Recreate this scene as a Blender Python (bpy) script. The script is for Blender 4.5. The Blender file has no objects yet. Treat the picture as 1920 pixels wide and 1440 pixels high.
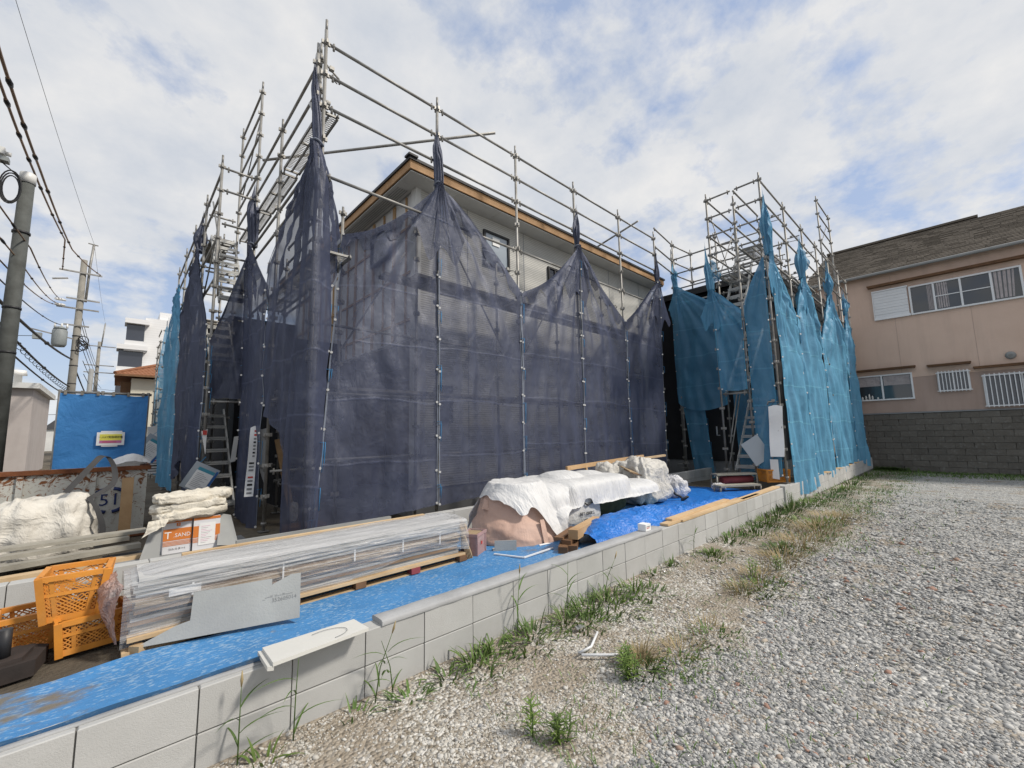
import bpy, math, random
import numpy as np
from mathutils import Vector, Matrix, noise
random.seed(7)
S = bpy.context.scene
C = S.collection
# ------------------------------------------------------------------ camera
def make_camera():
    yaw, pit, rol = 0.816021517, 0.119006896, -0.0198877623
    f = Vector((math.cos(yaw)*math.cos(pit), math.sin(yaw)*math.cos(pit), math.sin(pit)))
    r = f.cross(Vector((0, 0, 1))).normalized(); u = r.cross(f)
    c, s = math.cos(rol), math.sin(rol)
    r2 = c*r + s*u; u2 = -s*r + c*u
    cd = bpy.data.cameras.new('camera'); co = bpy.data.objects.new('camera', cd); C.objects.link(co)
    cd.sensor_fit = 'HORIZONTAL'; cd.sensor_width = 36; cd.lens = 792.08/1920*36
    cd.clip_start = .05; cd.clip_end = 3000
    m = Matrix((r2, u2, -f)).transposed().to_4x4(); m.translation = (0, 0, 1.5)
    co.matrix_world = m
    S.camera = co
make_camera()
# ------------------------------------------------------------------ sky, sun, exposure
SUN = Vector((0.44, -0.62, 0.78)).normalized()
SEED = 3.7
def make_world():
    w = bpy.data.worlds.new('World'); S.world = w; w.use_nodes = True
    nt = w.node_tree; N = nt.nodes; L = nt.links; N.clear()
    out = N.new('ShaderNodeOutputWorld'); bg = N.new('ShaderNodeBackground'); L.new(bg.outputs[0], out.inputs[0])
    bg.inputs[1].default_value = .1
    sky = N.new('ShaderNodeTexSky'); sky.sky_type = 'NISHITA'; sky.sun_disc = False
    sky.sun_elevation = math.asin(SUN.z); sky.sun_rotation = math.atan2(SUN.x, SUN.y)
    sky.air_density = 1.0; sky.dust_density = 1.6
    tc = N.new('ShaderNodeTexCoord'); sep = N.new('ShaderNodeSeparateXYZ'); L.new(tc.outputs['Generated'], sep.inputs[0])
    def mth(op, a, b=None, c=None):
        n = N.new('ShaderNodeMath'); n.operation = op
        for i, v in enumerate((a, b, c)):
            if v is None: continue
            if isinstance(v, (int, float)): n.inputs[i].default_value = v
            else: L.new(v, n.inputs[i])
        return n.outputs[0]
    zc = mth('ADD', mth('MAXIMUM', sep.outputs[2], 0.0), .30)
    cx = mth('DIVIDE', sep.outputs[0], zc); cy = mth('DIVIDE', sep.outputs[1], zc)
    cmb = N.new('ShaderNodeCombineXYZ'); L.new(cx, cmb.inputs[0]); L.new(cy, cmb.inputs[1]); cmb.inputs[2].default_value = SEED
    def nz(scale, detail, rough, dist=0., vec=cmb.outputs[0]):
        n = N.new('ShaderNodeTexNoise'); n.inputs['Scale'].default_value = scale; n.inputs['Detail'].default_value = detail
        n.inputs['Roughness'].default_value = rough; n.inputs['Distortion'].default_value = dist; L.new(vec, n.inputs['Vector']); return n.outputs[0]
    big = nz(1.25, 3, .5, .2); mid = nz(5.2, 8, .6, .08)
    m = mth('ADD', mth('MULTIPLY', big, .8), mth('MULTIPLY', mid, .8))
    rmp = N.new('ShaderNodeValToRGB'); L.new(m, rmp.inputs[0])
    rmp.color_ramp.elements[0].position = .635; rmp.color_ramp.elements[0].color = (.05, .05, .05, 1)
    rmp.color_ramp.elements[1].position = .785; rmp.color_ramp.elements[1].color = (.95, .93, .93, 1)
    # brightness inside the clouds
    shade = nz(4.5, 7, .6, .1)
    cr = N.new('ShaderNodeValToRGB'); L.new(shade, cr.inputs[0])
    cr.color_ramp.elements[0].position = .3; cr.color_ramp.elements[0].color = (4.1, 4.35, 4.75, 1)
    cr.color_ramp.elements[1].position = .68; cr.color_ramp.elements[1].color = (5.7, 5.62, 5.5, 1)
    # thin milky veil over the blue
    veil = N.new('ShaderNodeMix'); veil.data_type = 'RGBA'; veil.inputs[0].default_value = .68
    L.new(sky.outputs[0], veil.inputs[6]); veil.inputs[7].default_value = (2.75, 3.45, 4.95, 1)
    mx = N.new('ShaderNodeMix'); mx.data_type = 'RGBA'
    L.new(rmp.outputs[0], mx.inputs[0]); L.new(veil.outputs[2], mx.inputs[6]); L.new(cr.outputs[0], mx.inputs[7])
    # haze band towards the horizon
    hz = mth('POWER', mth('SUBTRACT', 1.0, mth('MINIMUM', mth('MAXIMUM', sep.outputs[2], 0.0), 1.0)), 9.0)
    mh = N.new('ShaderNodeMix'); mh.data_type = 'RGBA'; L.new(mth('MULTIPLY', hz, .55), mh.inputs[0])
    L.new(mx.outputs[2], mh.inputs[6]); mh.inputs[7].default_value = (5.2, 5.7, 6.2, 1)
    L.new(mh.outputs[2], bg.inputs[0])
make_world()
def make_sun():
    sd = bpy.data.lights.new('sun', 'SUN'); so = bpy.data.objects.new('sun', sd); C.objects.link(so)
    sd.energy = 2.4; sd.angle = math.radians(7); sd.color = (1, .93, .83)
    so.rotation_euler = SUN.to_track_quat('Z', 'Y').to_euler(); so.location = (0, 0, 30)
make_sun()
S.view_settings.view_transform = 'Standard'; S.view_settings.look = 'None'
S.view_settings.exposure = 0.6; S.view_settings.gamma = 1.0; S.view_settings.use_curve_mapping = False
try:
    S.cycles.transparent_max_bounces = 24; S.cycles.max_bounces = 8
except Exception: pass
# ------------------------------------------------------------------ materials
MATS = {}
class NT:
    def __init__(s, name):
        s.m = bpy.data.materials.new(name); s.m.use_nodes = True
        s.n = s.m.node_tree.nodes; s.l = s.m.node_tree.links; s.n.clear()
        s.out = s.n.new('ShaderNodeOutputMaterial')
        tc = s.n.new('ShaderNodeTexCoord'); oi = s.n.new('ShaderNodeObjectInfo')
        mul = s.n.new('ShaderNodeMath'); mul.operation = 'MULTIPLY'; mul.inputs[1].default_value = 37.0; s.l.new(oi.outputs['Random'], mul.inputs[0])
        add = s.n.new('ShaderNodeVectorMath'); add.operation = 'ADD'; s.l.new(tc.outputs['Object'], add.inputs[0]); s.l.new(mul.outputs[0], add.inputs[1])
        s.vec = add.outputs[0]; s.obj = tc.outputs['Object']; s.rnd = oi.outputs['Random']
    def link(s, v, inp):
        if hasattr(v, 'node'): s.l.new(v, inp)
        elif isinstance(v, (tuple, list)) and len(v) == 3 and inp.type == 'RGBA': inp.default_value = (*v, 1)
        else: inp.default_value = v
    def math(s, op, a, b=0., c=None):
        n = s.n.new('ShaderNodeMath'); n.operation = op; s.link(a, n.inputs[0]); s.link(b, n.inputs[1])
        if c is not None: s.link(c, n.inputs[2])
        return n.outputs[0]
    def noise(s, scale, detail=4, rough=.55, vec=None, stretch=None, dist=0.):
        v = vec or s.vec
        if stretch:
            mp = s.n.new('ShaderNodeMapping'); mp.inputs['Scale'].default_value = stretch; s.l.new(v, mp.inputs[0]); v = mp.outputs[0]
        n = s.n.new('ShaderNodeTexNoise'); n.inputs['Scale'].default_value = scale; n.inputs['Detail'].default_value = detail
        n.inputs['Roughness'].default_value = rough; n.inputs['Distortion'].default_value = dist; s.l.new(v, n.inputs['Vector']); return n.outputs[0]
    def vor(s, scale, feat='F1', out=0, vec=None):
        n = s.n.new('ShaderNodeTexVoronoi'); n.feature = feat; n.inputs['Scale'].default_value = scale; s.l.new(vec or s.vec, n.inputs['Vector']); return n.outputs[out]
    def ramp(s, fac, stops):
        n = s.n.new('ShaderNodeValToRGB'); s.l.new(fac, n.inputs[0]); e = n.color_ramp.elements
        while len(e) < len(stops): e.new(.5)
        for i, (p, c) in enumerate(stops):
            e[i].position = p; e[i].color = (*c, 1) if isinstance(c, (tuple, list)) else (c, c, c, 1)
        return n.outputs[0]
    def mix(s, fac, a, b, mode='MIX'):
        n = s.n.new('ShaderNodeMix'); n.data_type = 'RGBA'; n.blend_type = mode
        s.link(fac, n.inputs[0]); s.link(a, n.inputs[6]); s.link(b, n.inputs[7]); return n.outputs[2]
    def bump(s, h, strength=.3, dist=.02, prev=None):
        n = s.n.new('ShaderNodeBump'); n.inputs['Strength'].default_value = strength; n.inputs['Distance'].default_value = dist
        s.l.new(h, n.inputs['Height'])
        if prev is not None: s.l.new(prev, n.inputs['Normal'])
        return n.outputs[0]
    def pbr(s, col, rough=.7, metal=0., nrm=None, spec=.4, alpha=None, trans=None):
        p = s.n.new('ShaderNodeBsdfPrincipled'); s.link(col, p.inputs['Base Color']); s.link(rough, p.inputs['Roughness'])
        s.link(metal, p.inputs['Metallic']); p.inputs['Specular IOR Level'].default_value = spec
        if nrm is not None: s.l.new(nrm, p.inputs['Normal'])
        if trans: p.inputs['Transmission Weight'].default_value = trans
        s.sh = p.outputs[0]; return s.sh
    def done(s, sh=None):
        s.l.new(sh or s.sh, s.out.inputs[0]); MATS[s.m.name] = s.m; return s.m
def pm(name, col, rough=.7, var=.18, scale=6, bump=.15, bscale=50, metal=0., spec=.35, col2=None, dirt=None, obj=.06, bdist=.01):
    t = NT(name); nz = t.noise(scale, 6, .6)
    c2 = col2 or tuple(c*(1-var*1.6) for c in col)
    c1 = tuple(min(1, c*(1+var*.6)) for c in col)
    c = t.mix(t.ramp(nz, [(.3, 0.), (.7, 1.)]), c2, c1)
    # slight tone of its own for every piece
    k = t.math('ADD', t.math('MULTIPLY', t.rnd, obj*2), 1-obj)
    kk = t.n.new('ShaderNodeCombineColor'); [t.l.new(k, kk.inputs[i]) for i in range(3)]
    c = t.mix(1.0, c, kk.outputs[0], 'MULTIPLY')
    if dirt: c = t.mix(t.math('MULTIPLY', t.ramp(t.noise(scale*.45, 8, .7), [(.5, 0.), (.68, 1.)]), dirt[1]), c, dirt[0])
    b = t.bump(t.noise(bscale, 5, .6), bump, bdist)
    t.pbr(c, rough, metal, b, spec); return t.done()
# concrete, ground
pm('block_concrete', (.44, .44, .428), .92, .08, 2.2, .5, 190, obj=.05, bdist=.004, dirt=((.28, .265, .24), .3))
pm('mortar', (.38, .385, .39), .9, .15, 3, .5, 120, bdist=.006)
pm('mortar_joint', (.17, .165, .155), .95, .15, 5, .4, 100)
pm('foundation', (.27, .275, .28), .9, .12, 2, .3, 90)
pm('dirt', (.125, .105, .078), .95, .3, 1.6, .9, 30, col2=(.075, .062, .046), bdist=.03, dirt=((.2, .18, .14), .6))
pm('terrain', (.2, .19, .165), .95, .25, .4, .4, 9)
pm('wood_fresh', (.46, .31, .17), .75, .16, 3, .15, 60, col2=(.36, .22, .11), obj=.16)
pm('wood_pale', (.56, .42, .26), .75, .12, 3, .15, 60, col2=(.45, .31, .17), obj=.14)
pm('panel_edge', (.46, .46, .45), .6, .1, 6, .1, 40, obj=.12)
pm('wood_dark', (.17, .09, .045), .7, .2, 4, .2, 60, obj=.15)
pm('wood_fascia', (.47, .29, .15), .7, .2, 2.2, .15, 50, col2=(.34, .19, .085), obj=.1)
pm('grey_plank', (.34, .32, .27), .85, .18, 4, .3, 60)
# metals
pm('galvanised', (.33, .325, .31), .5, .16, 5, .2, 40, metal=.4, spec=.4, col2=(.2, .19, .17), obj=.13)
pm('galvanised_old', (.3, .285, .255), .6, .2, 6, .2, 40, metal=.35, col2=(.19, .165, .13), obj=.14)
pm('alu_step', (.5, .5, .48), .5, .12, 5, .15, 50, metal=.4)
pm('rust', (.2, .075, .03), .9, .3, 6, .4, 40, col2=(.1, .035, .017))
pm('black_metal', (.025, .025, .027), .5, .1, 4, .05, 40)
pm('dark_roof', (.035, .034, .035), .6, .2, 4, .1, 40)
pm('white_trim', (.66, .66, .64), .6, .05, 3, .05, 40)
pm('alu_white', (.72, .73, .74), .45, .04, 3, .03, 40)
pm('soffit', (.55, .55, .53), .7, .04, 2, .05, 30)
pm('plaster_cream', (.62, .58, .48), .85, .06, 1, .1, 40)
pm('concrete_pole', (.26, .245, .215), .85, .15, 2, .15, 30, col2=(.2, .19, .165))
pm('steel_pole', (.085, .09, .085), .7, .25, 2.5, .1, 30, col2=(.05, .052, .048), spec=.2)
pm('wire_black', (.02, .02, .021), .6, .1, 4, 0, 10)
pm('wire_brown', (.27, .175, .11), .6, .2, 2, 0, 10)
pm('porcelain', (.7, .69, .66), .35, .05, 4, 0, 10)
pm('transformer', (.24, .26, .26), .55, .1, 2, .05, 20)
# plastics, fabric
pm('orange_plastic', (.62, .25, .035), .55, .14, 4, .1, 40, col2=(.5, .2, .035), obj=.08, dirt=((.5, .33, .15), .35))
pm('pink_plastic', (.37, .235, .23), .6, .18, 5, .15, 40, dirt=((.52, .46, .44), .6))
pm('grey_fabric', (.028, .028, .031), .8, .1, 4, .1, 90)
pm('pipe_grey', (.27, .275, .27), .55, .08, 3, .05, 30)
pm('red_fabric', (.24, .05, .06), .8, .15, 5, .1, 40)
pm('brown_paper', (.33, .225, .145), .75, .15, 5, .1, 40)
pm('cardboard', (.36, .265, .165), .85, .12, 4, .1, 40)
pm('paper', (.8, .8, .79), .7, .03, 6, .08, 20)
pm('paper_back', (.42, .42, .41), .7, .03, 6, .05, 20)
pm('grey_board', (.36, .37, .36), .85, .1, 2.5, .25, 80, dirt=((.27, .275, .28), .6))
pm('white_board', (.58, .575, .54), .65, .04, 2, .06, 50)
pm('ink_black', (.02, .02, .022), .7, .1, 9, 0, 10)
pm('ink_soft', (.23, .235, .24), .8, .1, 9, 0, 10)
pm('ink_red', (.5, .06, .05), .7, .1, 9, 0, 10)
pm('ink_navy', (.02, .035, .12), .7, .2, 12, 0, 10)
pm('ink_orange', (.62, .2, .045), .55, .05, 5, 0, 10)
pm('ink_yellow', (.78, .72, .12), .6, .04, 5, 0, 10)
pm('ink_pink', (.55, .18, .35), .6, .05, 5, 0, 10)
pm('tin_white', (.72, .72, .74), .4, .03, 5, .03, 20, metal=.1)
pm('rope_blue', (.05, .25, .5), .7, .1, 9, .1, 60)
pm('file_blue', (.03, .13, .38), .4, .1, 4, 0, 10)
pm('file_cyan', (.06, .30, .40), .4, .1, 4, 0, 10)
pm('rubber_base', (.045, .034, .03), .8, .2, 5, .2, 30, col2=(.025, .02, .018))
pm('strap', (.05, .05, .052), .8, .15, 6, .2, 80)
pm('leaf_green', (.095, .155, .035), .6, .25, 9, .05, 30, col2=(.05, .095, .022), obj=.2)
pm('leaf_bright', (.135, .20, .04), .6, .22, 9, .05, 30, col2=(.075, .125, .03), obj=.2)
pm('grass_dry', (.36, .28, .15), .8, .2, 9, .05, 30, col2=(.24, .19, .1), obj=.15)
pm('bag_dark', (.05, .06, .03), .95, .3, 9, .3, 30)  # dark cloth of the bag under the white tarp
def net_mat(name, col, col2, opac):
    t = NT(name)
    v = t.noise(1.1, 5, .6, vec=t.obj); st = t.noise(3.0, 6, .65, vec=t.obj, stretch=(1, 1, .25))
    c = t.mix(t.ramp(v, [(.3, 0.), (.72, 1.)]), col2, col)
    c = t.mix(t.math('MULTIPLY', t.ramp(st, [(.52, 0.), (.75, 1.)]), .25), c, tuple(min(1, x*1.8+.02) for x in col))
    n2 = t.noise(1.5, 2, .45, vec=t.obj, dist=.35, stretch=(1, 1, .5)); n3 = t.noise(3.2, 2, .45, vec=t.obj, dist=.3, stretch=(.6, .6, 1))
    r1 = t.math('SUBTRACT', 1.0, t.math('MULTIPLY', t.math('ABSOLUTE', t.math('SUBTRACT', n2, .5)), 9.)); r2 = t.math('SUBTRACT', 1.0, t.math('MULTIPLY', t.math('ABSOLUTE', t.math('SUBTRACT', n3, .5)), 7.))
    hh = t.math('ADD', t.math('MULTIPLY', t.math('MAXIMUM', r1, 0.), .45), t.math('ADD', t.math('MULTIPLY', t.math('MAXIMUM', r2, 0.), .12), t.noise(7, 8, .65, vec=t.obj, stretch=(1, 1, .5))))
    # packing creases of the folded sheet
    zz = t.n.new('ShaderNodeSeparateXYZ'); t.l.new(t.obj, zz.inputs[0])
    fz = t.math('PINGPONG', t.math('ADD', zz.outputs[2], t.math('MULTIPLY', t.noise(.8, 2, .5, vec=t.obj), .25)), .42)
    cz = t.ramp(fz, [(.0, 1.), (.022, 0.)])
    c = t.mix(t.math('MULTIPLY', cz, .22), c, tuple(min(1, x*2.2+.03) for x in col))
    hh = t.math('ADD', hh, t.math('MULTIPLY', cz, .12))
    b = t.bump(hh, .5, .05)
    b = t.bump(t.noise(420, 2, .5, vec=t.obj), .2, .002, b)
    d = t.n.new('ShaderNodeBsdfDiffuse'); t.l.new(c, d.inputs[0]); t.l.new(b, d.inputs['Normal'])
    tr = t.n.new('ShaderNodeBsdfTranslucent'); t.l.new(c, tr.inputs[0]); t.l.new(b, tr.inputs['Normal'])
    gl = t.n.new('ShaderNodeBsdfGlossy'); gl.inputs['Roughness'].default_value = .5; gl.inputs[0].default_value = (.6, .62, .68, 1); t.l.new(b, gl.inputs['Normal'])
    m0 = t.n.new('ShaderNodeMixShader'); m0.inputs[0].default_value = .22; t.l.new(d.outputs[0], m0.inputs[1]); t.l.new(tr.outputs[0], m0.inputs[2])
    m1 = t.n.new('ShaderNodeMixShader'); m1.inputs[0].default_value = .07; t.l.new(m0.outputs[0], m1.inputs[1]); t.l.new(gl.outputs[0], m1.inputs[2])
    tp = t.n.new('ShaderNodeBsdfTransparent')
    m2 = t.n.new('ShaderNodeMixShader')
    # the weave is open: it closes where the cloth is seen at a slant
    lw = t.n.new('ShaderNodeLayerWeight'); lw.inputs[0].default_value = .35
    fac = t.math('ADD', opac, t.math('MULTIPLY', lw.outputs[1], 1-opac))
    fac = t.math('ADD', fac, t.math('MULTIPLY', t.math('SUBTRACT', v, .5), .3))
    n = t.n.new('ShaderNodeClamp'); t.l.new(fac, n.inputs[0])
    t.l.new(n.outputs[0], m2.inputs[0]); t.l.new(tp.outputs[0], m2.inputs[1]); t.l.new(m1.outputs[0], m2.inputs[2])
    return t.done(m2.outputs[0])
net_mat('net_dark', (.082, .096, .158), (.048, .057, .098), .66)
net_mat('net_dark_dense', (.075, .088, .142), (.042, .05, .085), .92)
net_mat('net_blue', (.10, .315, .50), (.07, .245, .41), .74)
net_mat('net_blue_dense', (.15, .40, .59), (.10, .31, .49), .85)
pm('hem_dark', (.16, .18, .225), .7, .15, 9, .3, 60)
pm('hem_blue', (.06, .24, .38), .7, .15, 9, .3, 60)
def crumple(name, col, col2, rough=.55, amp=.8, scale=5, spec=.4, transl=0., dirt=None, alpha=None, stretch=None):
    t = NT(name)
    n1 = t.noise(scale, 7, .62, stretch=stretch, dist=.6); n2 = t.noise(scale*.9, 4, .5, stretch=stretch, dist=1.2); n3 = t.noise(scale*2.6, 3, .5, stretch=stretch, dist=.8)
    r1 = t.math('SUBTRACT', 1.0, t.math('MULTIPLY', t.math('ABSOLUTE', t.math('SUBTRACT', n2, .5)), 5.)); r2 = t.math('SUBTRACT', 1.0, t.math('MULTIPLY', t.math('ABSOLUTE', t.math('SUBTRACT', n3, .5)), 5.))
    h = t.math('ADD', t.math('MULTIPLY', n1, .6), t.math('ADD', t.math('MULTIPLY', r1, .4), t.math('MULTIPLY', r2, .18)))
    c = t.mix(t.ramp(n1, [(.3, 0.), (.7, 1.)]), col2, col)
    if dirt: c = t.mix(t.math('MULTIPLY', t.ramp(t.noise(2.2, 8, .7), [(.5, 0.), (.7, 1.)]), dirt[1]), c, dirt[0])
    b = t.bump(h, amp, .04)
    p = t.pbr(c, rough, 0., b, spec)
    if transl:
        tr = t.n.new('ShaderNodeBsdfTranslucent'); t.link(c, tr.inputs[0]); t.l.new(b, tr.inputs['Normal'])
        m = t.n.new('ShaderNodeMixShader'); m.inputs[0].default_value = transl; t.l.new(p, m.inputs[1]); t.l.new(tr.outputs[0], m.inputs[2]); p = m.outputs[0]
    if alpha:
        tp = t.n.new('ShaderNodeBsdfTransparent'); m = t.n.new('ShaderNodeMixShader')
        lw = t.n.new('ShaderNodeLayerWeight'); lw.inputs[0].default_value = .4; t.l.new(b, lw.inputs['Normal'])
        f = t.math('MINIMUM', t.math('ADD', alpha, t.math('ADD', t.math('MULTIPLY', lw.outputs[1], .6), t.math('MULTIPLY', t.math('SUBTRACT', n1, .5), 1.1))), 1.0)
        t.l.new(t.math('MAXIMUM', f, 0.05), m.inputs[0]); t.l.new(tp.outputs[0], m.inputs[1]); t.l.new(p, m.inputs[2]); p = m.outputs[0]
    return t.done(p)
crumple('sheet_white', (.74, .74, .735), (.65, .65, .645), .55, .5, 4, transl=.15, stretch=(1.6, .5, .5))
crumple('bag_cream', (.64, .615, .56), (.52, .49, .43), .7, .6, 4, dirt=((.33, .3, .25), .5))
crumple('bag_grey', (.58, .565, .53), (.46, .44, .4), .7, .8, 4, dirt=((.27, .25, .21), .5))
crumple('sand_sack', (.74, .70, .61), (.62, .57, .47), .6, .4, 7, transl=.1)
crumple('bag_pink', (.54, .37, .295), (.47, .31, .245), .65, .25, 3.5)
crumple('bag_netwt', (.55, .55, .53), (.45, .45, .44), .65, .5, 4)
crumple('tarp_blue', (.02, .19, .62), (.012, .13, .48), .38, .75, 6, spec=.5)
crumple('fence_blue', (.06, .26, .60), (.045, .21, .52), .6, .35, 3, transl=.1)
crumple('film', (.68, .68, .685), (.54, .545, .56), .25, .8, 7, spec=.6, alpha=.20, stretch=(.14, 1.3, 1.6))
crumple('film_clear', (.78, .78, .8), (.66, .66, .68), .2, 1., 7, spec=.6, alpha=.45)
crumple('film_pink', (.55, .38, .33), (.45, .3, .26), .25, 1., 7, spec=.6, alpha=.6)
def sheet_ground():
    t = NT('sheet_blue')
    n1 = t.noise(2.3, 6, .6); c = t.mix(t.ramp(n1, [(.3, 0.), (.7, 1.)]), (.045, .18, .395), (.065, .235, .50))
    # lost coating: small pale flakes, denser in patches
    fl = t.noise(60, 4, .6, stretch=(.45, 1, 1), dist=.4); pat = t.noise(1.6, 4, .6)
    thr = t.math('SUBTRACT', fl, t.math('MULTIPLY', t.math('SUBTRACT', pat, .5), -.28))
    c = t.mix(t.math('MULTIPLY', t.ramp(thr, [(.56, 0.), (.61, 1.)]), .55), c, (.34, .46, .56))
    mud = t.math('ADD', t.noise(1.1, 7, .65), t.math('MULTIPLY', t.noise(14, 4, .6, stretch=(.4, 1, 1)), .22))
    c = t.mix(t.ramp(mud, [(.665, 0.), (.74, .92)]), c, (.17, .145, .1))
    b = t.bump(t.noise(9, 7, .6), .5, .03); b = t.bump(t.noise(160, 2), .2, .003, b)
    t.pbr(c, .5, 0, b, .4); t.done()
sheet_ground()
def siding():
    t = NT('siding')
    sp = t.n.new('ShaderNodeSeparateXYZ'); t.l.new(t.obj, sp.inputs[0])
    z = t.math('FRACT', t.math('MULTIPLY', sp.outputs[2], 1/.042))
    prof = t.math('PINGPONG', z, .5); rowid = t.math('FLOOR', t.math('MULTIPLY', sp.outputs[2], 1/.042))
    cmb = t.n.new('ShaderNodeCombineXYZ'); t.l.new(t.math('MULTIPLY', sp.outputs[0], .5), cmb.inputs[0]); t.l.new(t.math('MULTIPLY', rowid, 3.7), cmb.inputs[2]); t.l.new(t.math('MULTIPLY', sp.outputs[1], .5), cmb.inputs[1])
    rn = t.noise(9, 3, .6, vec=cmb.outputs[0])
    c = t.mix(rn, (.53, .525, .49), (.66, .65, .61))
    c = t.mix(t.ramp(prof, [(.04, .62), (.17, 0.)]), c, (.2, .2, .19))  # groove shade painted into the colour between the ridges
    h = t.math('ADD', t.math('MULTIPLY', t.ramp(prof, [(0., 0.), (.16, 1.)]), 1.), t.math('MULTIPLY', rn, .5))
    b = t.bump(h, .7, .012)
    t.pbr(c, .75, 0, b, .3); t.done()
siding()
def wrapmat():
    t = NT('house_wrap'); n = t.noise(3, 4)
    mk = t.noise(26, 3, .7, stretch=(1, .35, 1)); band = t.noise(2.5, 2, .5)
    c = t.mix(n, (.62, .63, .64), (.72, .725, .73))
    c = t.mix(t.math('MULTIPLY', t.ramp(mk, [(.64, 0.), (.67, 1.)]), t.ramp(band, [(.5, 0.), (.55, .7)])), c, (.2, .25, .32))
    t.pbr(c, .5, 0, t.bump(t.noise(9, 4), .2, .02)); t.done()
wrapmat()
def glass(name, tint, rough=.05):
    t = NT(name); n = t.noise(.9, 2)
    c = t.mix(n, tuple(x*.8 for x in tint), tint)
    t.pbr(c, rough, 0., None, .9); t.done()
glass('glass_dark', (.035, .04, .045)); glass('glass_pale', (.36, .41, .46), .15); glass('glass_navy', (.04, .045, .06), .1)
pm('curtain', (.42, .38, .38), .9, .15, 7, .6, 12, bdist=.05)
def container():
    t = NT('container_paint')
    n = t.noise(2.2, 9, .7, dist=.8); n2 = t.noise(9, 6, .7, dist=1.5); wav = t.noise(4, 3, .6, dist=3.)
    sp = t.n.new('ShaderNodeSeparateXYZ'); t.l.new(t.obj, sp.inputs[0])
    edge = t.ramp(sp.outputs[2], [(.62, 0.), (.98, 1.)])
    c = t.mix(n, (.42, .43, .42), (.58, .56, .48))
    r = t.math('ADD', n2, t.math('MULTIPLY', edge, .17))
    c = t.mix(t.ramp(r, [(.58, 0.), (.64, 1.)]), c, t.mix(n, (.22, .085, .03), (.13, .05, .02)))
    lines = t.ramp(t.math('ABSOLUTE', t.math('SUBTRACT', wav, .5)), [(0., 1.), (.008, 0.)])
    c = t.mix(t.math('MULTIPLY', lines, .7), c, (.24, .12, .05))
    t.pbr(c, .75, 0, t.bump(n2, .3, .02), .3); t.done()
container()
def stucco(name, a, b2, lo=None):
    t = NT(name); n = t.noise(.7, 6, .65); n2 = t.noise(40, 3, .6); st = t.noise(1.3, 5, .6, stretch=(1, 2.5, .25))
    c = t.mix(t.ramp(n, [(.3, 0.), (.7, 1.)]), a, b2); c = t.mix(t.math('MULTIPLY', n2, .2), c, tuple(x*.6 for x in a))
    c = t.mix(t.math('MULTIPLY', t.ramp(st, [(.5, 0.), (.8, 1.)]), .35), c, tuple(x*.62 for x in a))
    t.pbr(c, .9, 0, t.bump(t.noise(60, 4), .5, .01), .2); t.done()
stucco('stucco_pink', (.60, .445, .355), (.67, .51, .415)); stucco('stucco_low', (.41, .305, .255), (.47, .355, .30))
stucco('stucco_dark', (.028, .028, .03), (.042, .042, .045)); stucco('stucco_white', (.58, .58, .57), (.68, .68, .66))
stucco('stucco_beige', (.4, .36, .34), (.47, .43, .41))
def retblock():
    t = NT('split_block'); n = t.noise(1.3, 7, .65); n2 = t.noise(11, 6, .65)
    c = t.mix(t.ramp(n, [(.32, 0.), (.7, 1.)]), (.115, .104, .09), (.16, .146, .127))
    c = t.mix(t.math('MULTIPLY', t.ramp(n2, [(.55, 0.), (.7, 1.)]), .5), c, (.24, .235, .22))
    k = t.math('ADD', t.math('MULTIPLY', t.rnd, .22), .89)
    kk = t.n.new('ShaderNodeCombineColor'); [t.l.new(k, kk.inputs[i]) for i in range(3)]
    c = t.mix(1.0, c, kk.outputs[0], 'MULTIPLY')
    t.pbr(c, .95, 0, t.bump(n2, .6, .03), .2); t.done()
retblock()
def shingle(name, a, b2):
    t = NT(name); n = t.noise(1.2, 6, .7); n2 = t.noise(9, 5, .7)
    c = t.mix(t.ramp(n2, [(.35, 0.), (.68, 1.)]), a, b2); c = t.mix(t.math('MULTIPLY', n, .5), c, tuple(x*.6 for x in a))
    t.pbr(c, .9, 0, t.bump(n2, .4, .02), .2); t.done()
shingle('shingle_brown', (.125, .107, .087), (.185, .16, .13)); shingle('tile_terracotta', (.27, .12, .065), (.36, .175, .10))
def aptwall():
    t = NT('apartment_tile'); sp = t.n.new('ShaderNodeSeparateXYZ'); t.l.new(t.obj, sp.inputs[0])
    z = t.math('FRACT', t.math('MULTIPLY', sp.outputs[2], 1/.3)); ln = t.ramp(z, [(0., 1.), (.14, 0.)])
    c = t.mix(t.math('MULTIPLY', ln, .45), (.72, .72, .72), (.4, .4, .4)); t.pbr(c, .6); t.done()
aptwall()
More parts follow.
